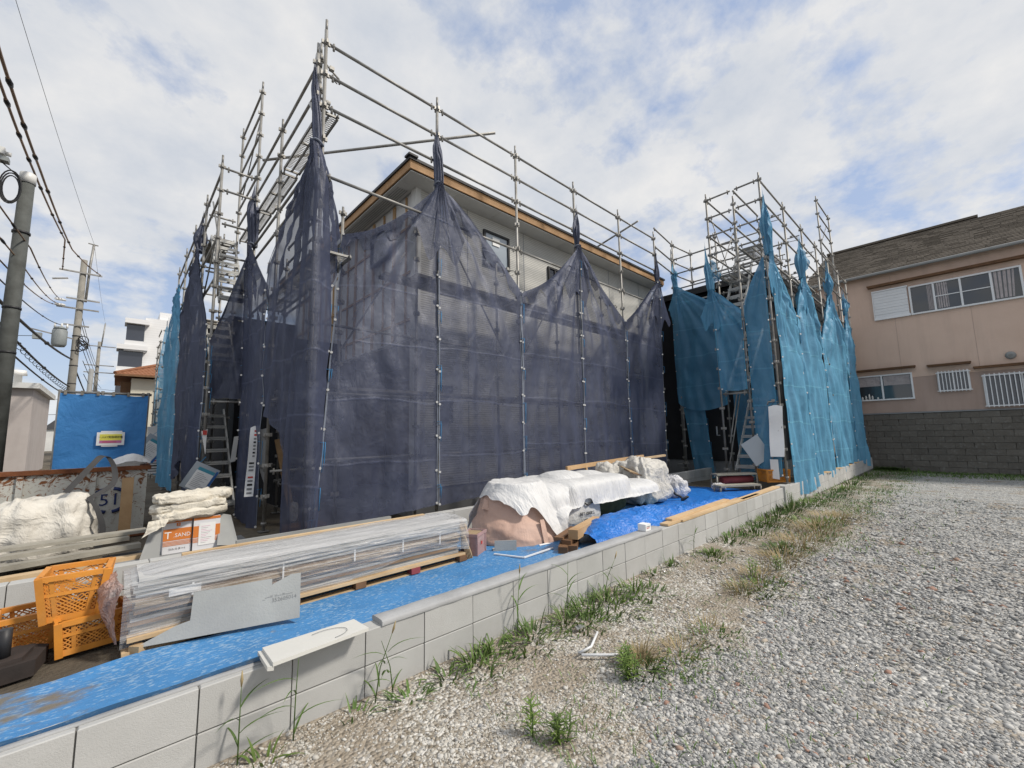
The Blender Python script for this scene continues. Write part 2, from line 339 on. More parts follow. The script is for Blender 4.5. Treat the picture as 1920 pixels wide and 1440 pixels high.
def gravel_ground():
    t = NT('gravel_ground')
    sp = t.n.new('ShaderNodeSeparateXYZ'); t.l.new(t.obj, sp.inputs[0])
    cell = t.n.new('ShaderNodeTexVoronoi'); cell.inputs['Scale'].default_value = 46; t.l.new(t.obj, cell.inputs['Vector'])
    cr = t.n.new('ShaderNodeSeparateColor'); t.l.new(cell.outputs['Color'], cr.inputs[0])
    grey = t.ramp(cr.outputs[0], [(0., (.13, .135, .135)), (.3, (.26, .262, .26)), (.6, (.42, .415, .4)), (.85, (.6, .59, .56)), (1., (.36, .32, .26))])
    white = t.ramp(cr.outputs[0], [(0., (.2, .17, .13)), (.4, (.36, .33, .28)), (.7, (.52, .5, .45)), (1., (.62, .6, .56))])
    soil = t.mix(t.noise(30, 6, .7), (.22, .18, .135), (.36, .31, .245))
    big = t.noise(1.15, 5, .6, vec=t.obj)
    yb = t.math('ADD', sp.outputs[1], t.math('MULTIPLY', t.math('SUBTRACT', big, .5), 2.2))
    isw = t.ramp(t.math('MULTIPLY', yb, .25), [(.27, 0.), (.42, 1.)])
    c = t.mix(isw, grey, white)
    sm = t.math('ADD', t.noise(1.7, 7, .65, vec=t.obj), t.math('MULTIPLY', isw, .10))
    c = t.mix(t.math('MULTIPLY', t.ramp(sm, [(.54, 0.), (.64, 1.)]), .85), c, soil)
    gm = t.noise(1.0, 7, .7, vec=t.obj)
    c = t.mix(t.math('MULTIPLY', t.ramp(gm, [(.60, 0.), (.70, 1.)]), .35), c, (.13, .14, .06))
    h = t.math('SUBTRACT', 1.0, cell.outputs['Distance'])
    t.pbr(c, .95, 0, t.bump(h, .9, .02), .2); t.done()
gravel_ground()
def stones(name, stops):
    t = NT(name); g = t.n.new('ShaderNodeNewGeometry')
    c = t.ramp(g.outputs['Random Per Island'], stops)
    c = t.mix(t.math('MULTIPLY', t.noise(60, 3, .6, vec=t.obj), .5), c, (.12, .115, .105))
    t.pbr(c, .9, 0, t.bump(t.noise(160, 3, .6, vec=t.obj), .3, .004), .25); t.done()
stones('stone_white', [(0., (.3, .26, .2)), (.2, (.5, .47, .41)), (.5, (.64, .62, .57)), (.8, (.7, .68, .64)), (.93, (.46, .4, .32)), (1., (.3, .31, .32))])
stones('stone_grey', [(0., (.21, .212, .21)), (.2, (.31, .312, .308)), (.42, (.42, .42, .41)), (.62, (.53, .525, .505)), (.86, (.66, .65, .62)), (.97, (.46, .38, .29)), (.985, (.4, .24, .18)), (1., (.4, .22, .16))])
M = MATS
# ------------------------------------------------------------------ builders
class MB:
    def __init__(s): s.v = []; s.f = []; s.sm = []
    def add(s, vs, fs, smooth=False):
        o = len(s.v); s.v += [tuple(p) for p in vs]; s.f += [tuple(i+o for i in f) for f in fs]; s.sm += [smooth]*len(fs); return s
    def box(s, a, b, jit=0.):
        x0, y0, z0 = a; x1, y1, z1 = b
        return s.add([(x0, y0, z0), (x1, y0, z0), (x1, y1, z0), (x0, y1, z0), (x0, y0, z1), (x1, y0, z1), (x1, y1, z1), (x0, y1, z1)],
              [(0, 3, 2, 1), (4, 5, 6, 7), (0, 1, 5, 4), (1, 2, 6, 5), (2, 3, 7, 6), (3, 0, 4, 7)])
    def bar(s, p, q, w, h, up=(0, 0, 1)):
        p, q = Vector(p), Vector(q); d = (q-p).normalized(); up = Vector(up)
        if abs(d.dot(up)) > .98: up = Vector((1, 0, 0))
        a = d.cross(up).normalized(); b = a.cross(d)
        vs = []
        for e in (p, q):
            for i, j in ((-1, -1), (1, -1), (1, 1), (-1, 1)): vs.append(e + a*(i*w/2) + b*(j*h/2))
        return s.add(vs, [(3, 2, 1, 0), (4, 5, 6, 7), (0, 1, 5, 4), (1, 2, 6, 5), (2, 3, 7, 6), (3, 0, 4, 7)])
    def tube(s, pts, r, n=8, caps=True):
        pts = [Vector(p) for p in pts]; rs = r if isinstance(r, (list, tuple)) else [r]*len(pts)
        vs = []; fs = []; prev = None
        for i, p in enumerate(pts):
            d = (pts[min(i+1, len(pts)-1)] - pts[max(i-1, 0)]).normalized()
            if prev is None:
                a = d.cross(Vector((0, 0, 1)) if abs(d.z) < .95 else Vector((1, 0, 0))).normalized()
            else: a = (prev - d*prev.dot(d)).normalized()
            prev = a; b = d.cross(a)
            vs += [p + (a*math.cos(2*math.pi*k/n) + b*math.sin(2*math.pi*k/n))*rs[i] for k in range(n)]
        for i in range(len(pts)-1):
            for k in range(n): fs.append((i*n+k, i*n+(k+1) % n, (i+1)*n+(k+1) % n, (i+1)*n+k))
        s.add(vs, fs, True)
        if caps:
            o = len(s.v)-len(vs)
            s.f += [tuple(o+k for k in reversed(range(n))), tuple(o+(len(pts)-1)*n+k for k in range(n))]; s.sm += [False, False]
        return s
    def grid(s, P, smooth=True, closed=False):
        nr, nc = len(P), len(P[0]); vs = [p for row in P for p in row]; fs = []
        for i in range(nr-1):
            for j in range(nc if closed else nc-1): fs.append((i*nc+j, i*nc+(j+1) % nc, (i+1)*nc+(j+1) % nc, (i+1)*nc+j))
        return s.add(vs, fs, smooth)
    def poly(s, pts, th, nrm):
        n = len(pts); nrm = Vector(nrm).normalized()*th; a = [Vector(p) for p in pts]; b = [p+nrm for p in a]
        return s.add(a+b, [tuple(reversed(range(n))), tuple(range(n, 2*n))] + [(i, (i+1) % n, n+(i+1) % n, n+i) for i in range(n)])
    def build(s, name, mat, parent=None, label=None, cat=None, group=None, kind=None, base=True, plabel=None):
        V = np.array(s.v, dtype=float)
        lo, hi = V.min(0), V.max(0); c = Vector(((lo[0]+hi[0])/2, (lo[1]+hi[1])/2, lo[2])) if base else Vector((0, 0, 0))
        me = bpy.data.meshes.new(name); me.from_pydata([tuple(v) for v in (V - np.array(c))], [], s.f)
        me.polygons.foreach_set('use_smooth', s.sm); me.update()
        me.materials.append(M[mat] if isinstance(mat, str) else mat)
        return place(name, me, c, parent, label, cat, group, kind, plabel)
def place(name, me, loc, parent=None, label=None, cat=None, group=None, kind=None, plabel=None):
    o = bpy.data.objects.new(name, me); C.objects.link(o); o.location = loc
    if parent is not None:
        o.parent = parent; o.matrix_parent_inverse = Matrix.Translation(-wloc(parent))
    tag(o, label, cat, group, kind)
    if plabel: o['label'] = plabel
    return o
def wloc(o):
    # every object keeps its world position in its own location (parent inverses cancel)
    return Vector(o.location)
def tag(o, label=None, cat=None, group=None, kind=None):
    if label: o['label'] = label
    if cat: o['category'] = cat
    if group: o['group'] = group
    if kind: o['kind'] = kind
    return o
def thing(name, label, cat, loc=(0, 0, 0), group=None):
    o = bpy.data.objects.new(name, None); C.objects.link(o); o.location = loc; o.empty_display_size = .2
    return tag(o, label, cat, group)
def one(mat, name, fn, *a, **k):
    b = MB(); fn(b, *a); return b.build(name, mat, **k)
def box(name, mat, a, b, parent=None, **k): return MB().box(a, b).build(name, mat, parent, **k)
def tube(name, mat, pts, r, parent=None, n=8, **k): return MB().tube(pts, r, n).build(name, mat, parent, **k)
def text(name, body, size, mat, M4, parent, ext=.0015, sx=1.):
    cu = bpy.data.curves.new(name, 'FONT'); cu.body = body; cu.size = size; cu.extrude = ext; cu.align_x = 'CENTER'; cu.align_y = 'CENTER'; cu.resolution_u = 2
    to = bpy.data.objects.new('tmp', cu); C.objects.link(to)
    dg = bpy.context.evaluated_depsgraph_get(); me = bpy.data.meshes.new_from_object(to.evaluated_get(dg))
    bpy.data.objects.remove(to); me.transform(M4 @ Matrix.Diagonal((sx, 1, 1, 1))); me.materials.clear(); me.materials.append(M[mat]); me.name = name
    b = Vector((0, 0, 0)); return place(name, me, b, parent)
def frame(o, xd, yd):
    x = Vector(xd).normalized(); z = x.cross(Vector(yd)).normalized(); y = z.cross(x)
    m = Matrix((x, y, z)).transposed().to_4x4(); m.translation = Vector(o); return m
def cat1(p, t):
    n = len(p); x = t*(n-1); i = min(int(x), n-2); u = x-i
    a, b, c, d = p[max(i-1, 0)], p[i], p[i+1], p[min(i+2, n-1)]
    return .5*((2*b) + (c-a)*u + (2*a-5*b+4*c-d)*u*u + (3*b-a-3*c+d)*u*u*u)
def loft(cols, ns, nt, disp=None, lin=False):
    cols = [[Vector(p) for p in c] for c in cols]
    D = [[cat1(c, j/nt) for c in cols] for j in range(nt+1)]
    P = [[cat1(D[j], i/ns) if not lin else lint(D[j], i/ns) for i in range(ns+1)] for j in range(nt+1)]
    if disp:
        Q = []
        for j in range(nt+1):
            row = []
            for i in range(ns+1):
                a = P[j][min(i+1, ns)]-P[j][max(i-1, 0)]; b = P[min(j+1, nt)][i]-P[max(j-1, 0)][i]
                n = a.cross(b); n = n.normalized() if n.length > 1e-9 else Vector((0, 0, 1))
                row.append(P[j][i] + n*disp(P[j][i], i/ns, j/nt))
            Q.append(row)
        P = Q
    return P
def lint(p, t):
    n = len(p); x = t*(n-1); i = min(int(x), n-2); return p[i].lerp(p[i+1], x-i)
def nz(p, f, seed=0): return noise.noise(Vector(p)*f + Vector((seed*7.3, seed*3.1, seed*5.7)))
def ridg(p, f, seed=0):
    return 1-2*abs(noise.noise(Vector(p)*f + Vector((seed*7.3, seed*3.1, seed*5.7))))
def crump2(p, f, seed):
    o = Vector((seed*7.3, seed*3.1, seed*5.7)); q = Vector(p)*f + o; w = q + .35*Vector((noise.noise(q*.8), noise.noise(q*.8+Vector((9, 0, 0))), noise.noise(q*.8+Vector((0, 9, 0)))))
    a = noise.voronoi(w)[0]; b = noise.voronoi(w*2.4)[0]
    return (a[1]-a[0])*1.1 + (b[1]-b[0])*.45 - .55
def crump(p, f, seed): return ridg(p, f, seed)*.6 + ridg(p, f*2.3, seed+3)*.28 + nz(p, f*5, seed+5)*.12
def blob(name, mat, c, dims, e=.55, amp=.03, fr=4, seed=0, parent=None, nu=56, nv=34, sag=0., **k):
    a, b, h = dims; P = []
    sg = lambda x, q: math.copysign(abs(x)**q, x)
    for i in range(nv+1):
        t = -math.pi/2 + math.pi*i/nv; row = []
        for j in range(nu):
            p = 2*math.pi*j/nu
            x = sg(math.cos(t), e)*sg(math.cos(p), e); y = sg(math.cos(t), e)*sg(math.sin(p), e); z = sg(math.sin(t), e)
            w = 1 + sag*(-z)*.5
            q = Vector((c[0]+a*x*w, c[1]+b*y*w, c[2]+h*(z+1)/2))
            n = Vector((x/a, y/b, z/h*2)).normalized()
            side = math.cos(t)
            q += n*amp*(1.0*crump2(q, fr, seed) + .3*side*math.sin(11*p+4*nz(q, 1.5, seed)+seed)*(.5+.5*math.sin(3*p+seed)) + .35*nz(q, 1.8, seed+2))
            q.z = max(q.z, c[2])
            row.append(q)
        P.append(row)
    return MB().grid(P, True, True).build(name, mat, parent, **k)
def sheet(name, mat, cols, ns, nt, amp=.02, fr=4, seed=0, parent=None, stretch=(1, 1, 1), extra=None, lin=False, **k):
    def d(p, s, t):
        q = Vector((p[0]*stretch[0], p[1]*stretch[1], p[2]*stretch[2]))
        v = amp*crump(q, fr, seed)
        return v + (extra(p, s, t) if extra else 0)
    return MB().grid(loft(cols, ns, nt, d, lin)).build(name, mat, parent, **k)

def sup_blob(c, dims, e=.55):
    a, b, h = dims
    def f(x, y):
        u = abs((x-c[0])/a)**(2/e) + abs((y-c[1])/b)**(2/e)
        return c[2]+h*.5+h*.5*(1-u)**(e/2) if u < 1 else (-1)
    return f
def drape(name, mat, quad, sups, gz, nx=90, ny=70, blur=5, amp=.02, fr=4, seed=0, wav=.04, label=None, cat=None, parent=None):
    A, B_, C_, D_ = [Vector((*q, 0)) for q in quad]; Zs = np.zeros((ny+1, nx+1)); XY = []
    for j in range(ny+1):
        row = []
        for i in range(nx+1):
            s, t = i/nx, j/ny; p = A.lerp(B_, s).lerp(D_.lerp(C_, s), t)
            ex = nz((s*3, t*3, 1), 1.6, seed)*wav; p.x += ex*(abs(s-.5)*2)**3*2; p.y += nz((s*3, t*3, 5), 1.6, seed+1)*wav*(abs(t-.5)*2)**3*2
            row.append(p); Zs[j, i] = max([gz]+[f(p.x, p.y)+.012 for f in sups])
        XY.append(row)
    hard = Zs.copy()
    for k in range(blur):
        pad = np.pad(Zs, 1, mode='edge'); Zs = (pad[:-2, 1:-1]+pad[2:, 1:-1]+pad[1:-1, :-2]+pad[1:-1, 2:]+4*Zs)/8; Zs = np.maximum(Zs, hard)
    P = [[Vector((XY[j][i].x, XY[j][i].y, Zs[j, i])) for i in range(nx+1)] for j in range(ny+1)]
    out = []
    for j in range(ny+1):
        row = []
        for i in range(nx+1):
            a = P[j][min(i+1, nx)]-P[j][max(i-1, 0)]; b = P[min(j+1, ny)][i]-P[max(j-1, 0)][i]; n = a.cross(b).normalized()
            st = 1-abs(n.z); q = P[j][i]
            v = amp*(.45+.85*crump2(Vector((q.x*1.3+q.y*.35, q.y*.45, q.z*.45)), fr, seed)) + amp*.9*st*(.5+.5*math.sin((q.x-q.y*.3)*15+7*nz(q, 1.6, seed)))*(.4+.6*abs(nz(q, 1.1, seed+3))*2)
            row.append(q+n*v)
        out.append(row)
    return MB().grid(out).build(name, mat, parent, label, cat)

def slump(name, mat, c, a, b, h, seed=0, fold=.05, parent=None, k=.60, nu=110, nv=54, lean=(0, 0), **kw):
    P = []
    for i in range(nv+1):
        t = i/nv; row = []
        f = (1-k*t) if t < .86 else (1-k*.86)*math.sqrt(max(0, 1-((t-.86)/.14)**2))
        f *= 1+.06*math.sin(math.pi*min(1, t*2.2))
        for j in range(nu):
            p = 2*math.pi*j/nu; q = Vector((math.cos(p), math.sin(p), 0))
            cr = ridg((q.x*1.5, q.y*1.5, t*.9), 1.5, seed)*.6 + ridg((q.x*2, q.y*2, t*2.2), 2.2, seed+4)*.4
            hz = ridg((q.x, q.y, t*4.5), 1.3, seed+8)*.5*(1-t)
            d = fold*(cr+hz)*(1 if t < .9 else (1-t)*10)
            rr = f+d
            row.append((c[0]+a*rr*q.x+lean[0]*t, c[1]+b*rr*q.y+lean[1]*t, c[2]+h*t**.92))
        P.append(row)
    return MB().grid(P, True, True).build(name, mat, parent, **kw)
def sup_slump(c, a, b, h, k=.60):
    def f(x, y):
        r = math.hypot((x-c[0])/a, (y-c[1])/b)
        if r > 1.06: return -1
        t = min(.97, max(0., (1.04-r)/k)); return c[2]+h*t**.92+.01
    return f
# ------------------------------------------------------------------ the setting
def slab(name, mat, x0, x1, y0, y1, zf, nx, ny, **k):
    P = [[(x0+(x1-x0)*i/nx, y0+(y1-y0)*j/ny, zf(x0+(x1-x0)*i/nx, y0+(y1-y0)*j/ny)) for i in range(nx+1)] for j in range(ny+1)]
    return MB().grid(P).build(name, mat, kind='structure', base=False, **k)
slab('ground', 'terrain', -600, 600, -600, 600, lambda x, y: -.4, 6, 6)
def zg(x, y):
    z = .012*nz((x, y, 0), 1.3) + .02*nz((x, y, 0), .35, 2)
    if x > 10: z -= (min(x, 22)-10)*.012
    return z
slab('gravel_lot', 'gravel_ground', -6, 21.45, -14, 2.6, zg, 110, 66)
slab('site_ground', 'dirt', -14, 60, 4.95, 120, lambda x, y: .08 + .03*nz((x, y, 1), .8), 74, 115)
slab('side_strip', 'dirt', -10, 13, 2.62, 5.0, lambda x, y: .19 + .03*nz((x, y, 2), 1.3), 70, 14)
slab('house_lot', 'dirt', 9.8, 21.3, 2.62, 5.0, lambda x, y: .14, 6, 3)
# blue protective sheet lying along the wall, lifted over its top on the near side
def sheet_z(x, y, t):
    z = .236 + .012*nz((x, y, 3), 2.2) + .006*nz((x, y, 3), 7, 1)
    k = max(0., 1-(y-2.60)/.22); return z + k*k*(.376-.236)
P = []
for j in range(31):
    t = j/30; row = []
    for i in range(161):
        x = -4 + 12.5*i/160
        y1 = 3.52 + .05*nz((x, 0, 0), 2.5)+(0 if x < .7 else min(1.1, (x-.7)*.8) if x < 2.6 else 1.2 - .0*x)
        if x > 6.5: y1 = 4.65
        y0 = 2.585 + .018*nz((x, 9, 0), 4)
        if x > 1.12: y0 = 2.70
        y = y0+(y1-y0)*t; row.append((x, y, sheet_z(x, y, t) if x < 1.12 else min(sheet_z(x, y, t), .3)))
    P.append(row)
MB().grid(P).build('ground_sheet', 'sheet_blue', label='worn blue protective sheet spread on the ground behind the low block wall', cat='ground sheet')
# ------------------------------------------------------------------ block walls
def brick_mesh(name, w, d, h, mat, seed=0, bev=.004, rough=0.):
    rr = random.Random(seed); b = bev
    xs = (-w/2, w/2); v = []
    def ring(z, i): return [(-w/2+i, -d/2+i, z), (w/2-i, -d/2+i, z), (w/2-i, d/2-i, z), (-w/2+i, d/2-i, z)]
    for z, i in ((0, b), (b, 0), (h-b, 0), (h, b)): v += ring(z, i)
    if rough: v = [(x+rr.uniform(-1, 1)*rough*.3, y+rr.uniform(-1, 1)*rough, z+rr.uniform(-1, 1)*rough*.2) for x, y, z in v]
    f = [(3, 2, 1, 0), (12, 13, 14, 15)]
    for k in range(3):
        for i in range(4): f.append((k*4+i, k*4+(i+1) % 4, k*4+4+(i+1) % 4, k*4+4+i))
    me = bpy.data.meshes.new(name); me.from_pydata(v, [], f); me.materials.append(M[mat]); return me
wall = thing('block_wall', 'low light grey concrete block wall, two courses, between gravel lot and blue sheet', 'wall', (4, 2.62, 0))
bm = brick_mesh('concrete_block', .3935, .12, .1952, 'block_concrete', 0, .004)
WT = .36
x0 = -4.03
for c in range(2):
    for i in range(64):
        x = x0 + .4*i + .2
        if x > 21.1: break
        o = place('block', bm, (x, 2.612+.0015*math.sin(i*2.1+c), WT-.2*(2-c)+.003), wall)
MB().box((x0, 2.560, -.35), (21.2, 2.666, WT-.006)).build('mortar_core', 'mortar_joint', wall)
# rough mortar bed on the near stretch, trowelled cap further on
def cap(x0, x1, y0, y1, z0, th, n, seed):
    P = []
    prof = [(y0, z0), (y0-.004, z0+th*.7), (y0+.012, z0+th), ((y0+y1)/2, z0+th*1.06), (y1-.012, z0+th), (y1+.004, z0+th*.7), (y1, z0)]
    for i in range(n+1):
        x = x0+(x1-x0)*i/n
        P.append([(x, y + .004*nz((x, y, z), 9, seed), z + (.004*nz((x, y, 0), 6, seed) if z > z0+.001 else 0)) for y, z in prof])
    b = MB().grid(P); e = len(P)-1
    b.add([p for p in P[0]], [tuple(range(len(prof)))]); b.add([p for p in P[e]], [tuple(reversed(range(len(prof))))]); return b
cap(x0, 1.12, 2.585, 2.645, WT-.004, .012, 50, 1).build('mortar_bed', 'mortar', wall)
cap(1.27, 4.75, 2.545, 2.68, WT-.003, .032, 90, 2).build('mortar_cap', 'mortar', wall)
MB().box((9.62, 2.52, -.1), (9.98, 2.70, WT+.03)).build('end_block', 'block_concrete', wall)
# planks lying on the far stretch of the wall
for i, (xa, ya, xb, yb, z, w) in enumerate([(4.95, 2.62, 7.6, 2.66, WT+.016, .11), (5.3, 2.575, 8.3, 2.60, WT+.018, .06), (7.5, 2.62, 9.6, 2.66, WT+.018, .12), (5.15, 2.66, 7.2, 2.72, WT+.042, .09)]):
    MB().bar((xa, ya, z), (xb, yb, z), w, .024).build('plank', 'wood_pale', label=['wide pale plank lying flat on the block wall, starting past the blue tarp mound', 'narrow pale batten lying along the gravel edge of the block wall', 'pale plank on the block wall ending beside the orange crate', 'pale board laid on top of another plank on the block wall'][i], cat='plank', group='planks on the block wall')
# inner wall between strip and building plot
inner = thing('inner_block_wall', 'low pale concrete block wall behind the wrapped panel bundle and the bag pile', 'wall', (5, 5.0, .08))
bm2 = brick_mesh('inner_block', .393, .12, .194, 'block_concrete', 3)
for c in range(2):
    for i in range(41): place('block', bm2, (-3.9+.4*i, 5.0, .078+.2*c), inner)
MB().box((-4.1, 4.95, -.2), (12.3, 5.05, .468)).build('mortar_core', 'mortar_joint', inner)
# ------------------------------------------------------------------ house under construction (first)
def win(parent, a, b, ax, out, glassm='glass_dark', fm='black_metal', t=.045, mull=(), pane=True, depth=.05):
    # a,b: (h,z) corners; ax: 'x' -> facade in plane y=out, 'y' -> facade in plane x=out; front faces -y / -x
    w = bpy.data.objects.new('window', None)
    def P(h, d, z): return (h, out-d, z) if ax == 'x' else (out-d, h, z)
    def bx(b2, h0, h1, z0, z1, d0, d1):
        p, q = P(h0, d0, z0), P(h1, d1, z1); b2.box(tuple(map(min, p, q)), tuple(map(max, p, q)))
    f = MB(); h0, h1 = sorted((a[0], b[0])); z0, z1 = sorted((a[1], b[1]))
    bx(f, h0, h1, z0, z0+t, 0, depth); bx(f, h0, h1, z1-t, z1, 0, depth); bx(f, h0, h0+t, z0+t, z1-t, 0, depth); bx(f, h1-t, h1, z0+t, z1-t, 0, depth)
    for m_ in mull: bx(f, m_-t/2, m_+t/2, z0+t, z1-t, 0, depth*.9)
    fo = f.build('window', fm, parent)
    edges = [h0+t] + list(mull) + [h1-t]
    for i in range(len(edges)-1):
        g = MB(); bx(g, edges[i]+.004, edges[i+1]-.004, z0+t, z1-t, depth*.2, depth*.35); g.build('pane', glassm, fo)
    return fo
H = thing('house_under_construction', 'light grey sided two-storey house under construction behind the dark nets', 'house', (8, 9, .08))
HX, HX2, HY, HY2 = 3.78, 12.3, 6.5, 13.6
MB().box((HX, HY+.03, .05), (HX2-.02, HY+.16, .59)).build('foundation', 'foundation', H)
MB().box((5.35, HY+.161, .05), (HX2-.02, HY2-.03, .59)).build('foundation', 'foundation', H)
box('front_wall', 'siding', (HX+.002, HY, .60), (HX2, HY+.14, 6.14), H)
box('upper_body', 'house_wrap', (HX+.03, HY+.141, 3.28), (HX2-.03, HY2, 6.14), H)
box('lower_body', 'stucco_beige', (5.35, HY+.141, .59), (HX2-.03, HY2-.02, 3.28), H)
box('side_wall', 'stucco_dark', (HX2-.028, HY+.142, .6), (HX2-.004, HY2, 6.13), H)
box('porch_ceiling', 'soffit', (HX+.05, HY+.15, 3.245), (5.34, HY2-.1, 3.278), H)
box('porch_floor', 'foundation', (3.95, HY+.17, .05), (5.34, 11.2, .30), H)
box('porch_step', 'foundation', (3.45, 8.0, .05), (3.94, 9.6, .18), H)
# corner trim, furring strips, ground-floor boards
box('corner_trim', 'white_trim', (HX-.012, HY-.012, .6), (HX+.10, HY-.001, 6.13), H)
box('corner_trim', 'white_trim', (HX-.013, HY-.001, .6), (HX-.001, HY+.16, 6.13), H)
yy = HY+.36
for i in range(14): box('furring_strip', 'wood_fresh', (HX+.002, yy+.455*i, 3.3), (HX+.029, yy+.455*i+(.09 if i % 2 else .045), 6.04), H)
for i in range(3): box('furring_strip', 'wood_fresh', (HX+.004, HY+.2, 3.6+.9*i), (HX+.027, HY2-.2, 3.645+.9*i), H)
box('porch_shade_back', 'wood_dark', (3.85, 10.7, .1), (5.34, 10.8, 3.24), H); box('porch_shade_side', 'stucco_dark', (3.82, 9.3, .1), (3.9, 10.69, 3.24), H)  # added to close the porch; dark colours stand in for its shade
for i, y in enumerate((6.66, 6.86, 7.2)): box('porch_post', 'wood_fresh' if i else 'white_trim', (5.2-.05*i, y+.5*i, .6), (5.29-.05*i, y+.09+.5*i, 3.24), H)
dr = box('door', 'wood_dark', (5.29, 8.3, .32), (5.348, 9.25, 2.5), H); tube('door_handle', 'galvanised', [(5.25, 8.4, 1.2), (5.25, 8.4, 1.6)], .015, dr)
box('wall_panel', 'brown_paper', (5.31, 7.35, .6), (5.346, 8.2, 2.9), H); box('wall_panel', 'cardboard', (5.31, 9.35, .6), (5.346, 10.6, 2.9), H)
for i, (y, z) in enumerate(((7.5, 1.7), (7.55, 1.3), (7.9, 2.3))): box('taped_note', 'paper', (5.302, y, z), (5.309, y+.16, z+.22), H)
for xj in (4.95, 6.55, 8.35, 9.95, 11.55): box('siding_joint', 'hem_dark', (xj, HY-.003, .61), (xj+.012, HY-.0005, 6.12), H)
win(H, (5.36, 5.78), (6.08, 5.02), 'x', HY-.001, 'glass_pale'); MB().box((5.6, HY-.035, 5.5), (5.8, HY-.031, 5.68)).build('window_sticker', 'paper', H)
win(H, (7.35, 5.5), (7.85, 4.5), 'x', HY-.001, 'glass_navy', mull=(7.6,)); win(H, (9.78, 3.06), (11.6, 2.47), 'x', HY-.001, 'glass_navy', mull=(10.69,))
win(H, (4.2, 2.42), (4.56, 1.74), 'x', HY-.001, 'glass_navy'); win(H, (7.45, 5.05), (8.3, 5.75), 'y', HX-.001, 'glass_navy')
# eaves: soffit, timber fascia, dark metal edge, low hipped roof
E0 = .36
ro = MB()
ex0, ex1, ey0, ey1 = HX-E0, HX2+.12, HY-.42, HY2+.4
zr = 6.30; rh = 1.15; rx0, rx1, rym = ex0+3.6, ex1-3.6, (ey0+ey1)/2
ro.add([(ex0-.03, ey0-.03, zr), (ex1+.03, ey0-.03, zr), (ex1+.03, ey1+.03, zr), (ex0-.03, ey1+.03, zr), (rx0, rym, zr+rh), (rx1, rym, zr+rh)], [(0, 1, 5, 4), (2, 3, 4, 5), (1, 2, 5), (3, 0, 4), (0, 3, 2, 1)])
roof = ro.build('roof', 'dark_roof', H)
b = MB(); b.box((ex0-.03, ey0-.03, 6.25), (ex1+.03, ey0+.005, 6.299)); b.box((ex0-.03, ey0+.006, 6.25), (ex0+.005, ey1, 6.299)); b.build('metal_edge', 'black_metal', roof)
box('ridge_cap', 'black_metal', (ex0-.06, ey0-.06, 6.30), (ex0+.12, ey0+.1, 6.335), roof)
box('fascia', 'wood_fascia', (ex0, ey0, 6.10), (ex1, ey0+.03, 6.249), H); box('fascia', 'wood_fascia', (ex0+.001, ey0+.031, 6.10), (ex0+.03, ey1, 6.248), H); box('fascia', 'wood_fascia', (ex1-.03, ey0+.031, 6.06), (ex1-.001, ey1, 6.248), H)
for i in range(9): box('soffit_panel', 'soffit', (ex0+.032+i*1.05, ey0+.032, 6.07), (ex0+.032+i*1.05+1.045 if i < 8 else ex1-.032, HY-.001, 6.085), H)
box('soffit_panel', 'soffit', (ex0+.032, HY+.001, 6.07), (HX-.001, ey1-.04, 6.085), H)
b = MB()
for i in range(5): b.box((ex0+.1+.045*i, HY+.2, 6.062), (ex0+.112+.045*i, ey1-.1, 6.069))
b.build('soffit_vent', 'pipe_grey', H)
# ------------------------------------------------------------------ dark house behind the blue nets
H2 = thing('dark_house', 'near-black two-storey house behind the blue scaffold nets', 'house', (16, 6, .1))
box('foundation', 'foundation', (13.03, 3.63, .05), (20.4, 9.97, .62), H2)
box('wall', 'stucco_dark', (13.0, 3.6, .62), (20.45, 10, 5.7), H2)
d2 = box('front_door', 'black_metal', (12.955, 4.75, .62), (12.998, 5.65, 2.7), H2); MB().bar((12.93, 5.0, 1.35), (12.93, 5.0, 1.62), .03, .02).bar((12.93, 5.0, 1.36), (12.93, 4.92, 1.36), .02, .02).build('door_handle', 'alu_white', d2)
box('door_step', 'foundation', (12.3, 4.55, .05), (12.99, 5.85, .3), H2)
r2 = MB(); r2.add([(12.6, 3.15, 5.8), (20.9, 3.15, 5.8), (20.9, 10.4, 5.8), (12.6, 10.4, 5.8), (15.6, 6.7, 6.75), (18, 6.7, 6.75)], [(0, 1, 5, 4), (2, 3, 4, 5), (1, 2, 5), (3, 0, 4), (0, 3, 2, 1)]); r2o = r2.build('roof', 'dark_roof', H2)
b = MB(); b.box((12.58, 3.13, 5.62), (20.92, 3.16, 5.81)); b.box((12.58, 3.17, 5.62), (12.61, 10.4, 5.81)); b.build('fascia', 'black_metal', r2o)
box('soffit', 'white_trim', (12.62, 3.18, 5.64), (20.88, 3.59, 5.66), H2)
win(H2, (14.5, 4.8), (15.9, 3.6), 'x', 3.599, 'glass_dark', mull=(15.2,)); win(H2, (17.4, 2.4), (18.8, 1.3), 'x', 3.599, 'glass_dark', mull=(18.1,))
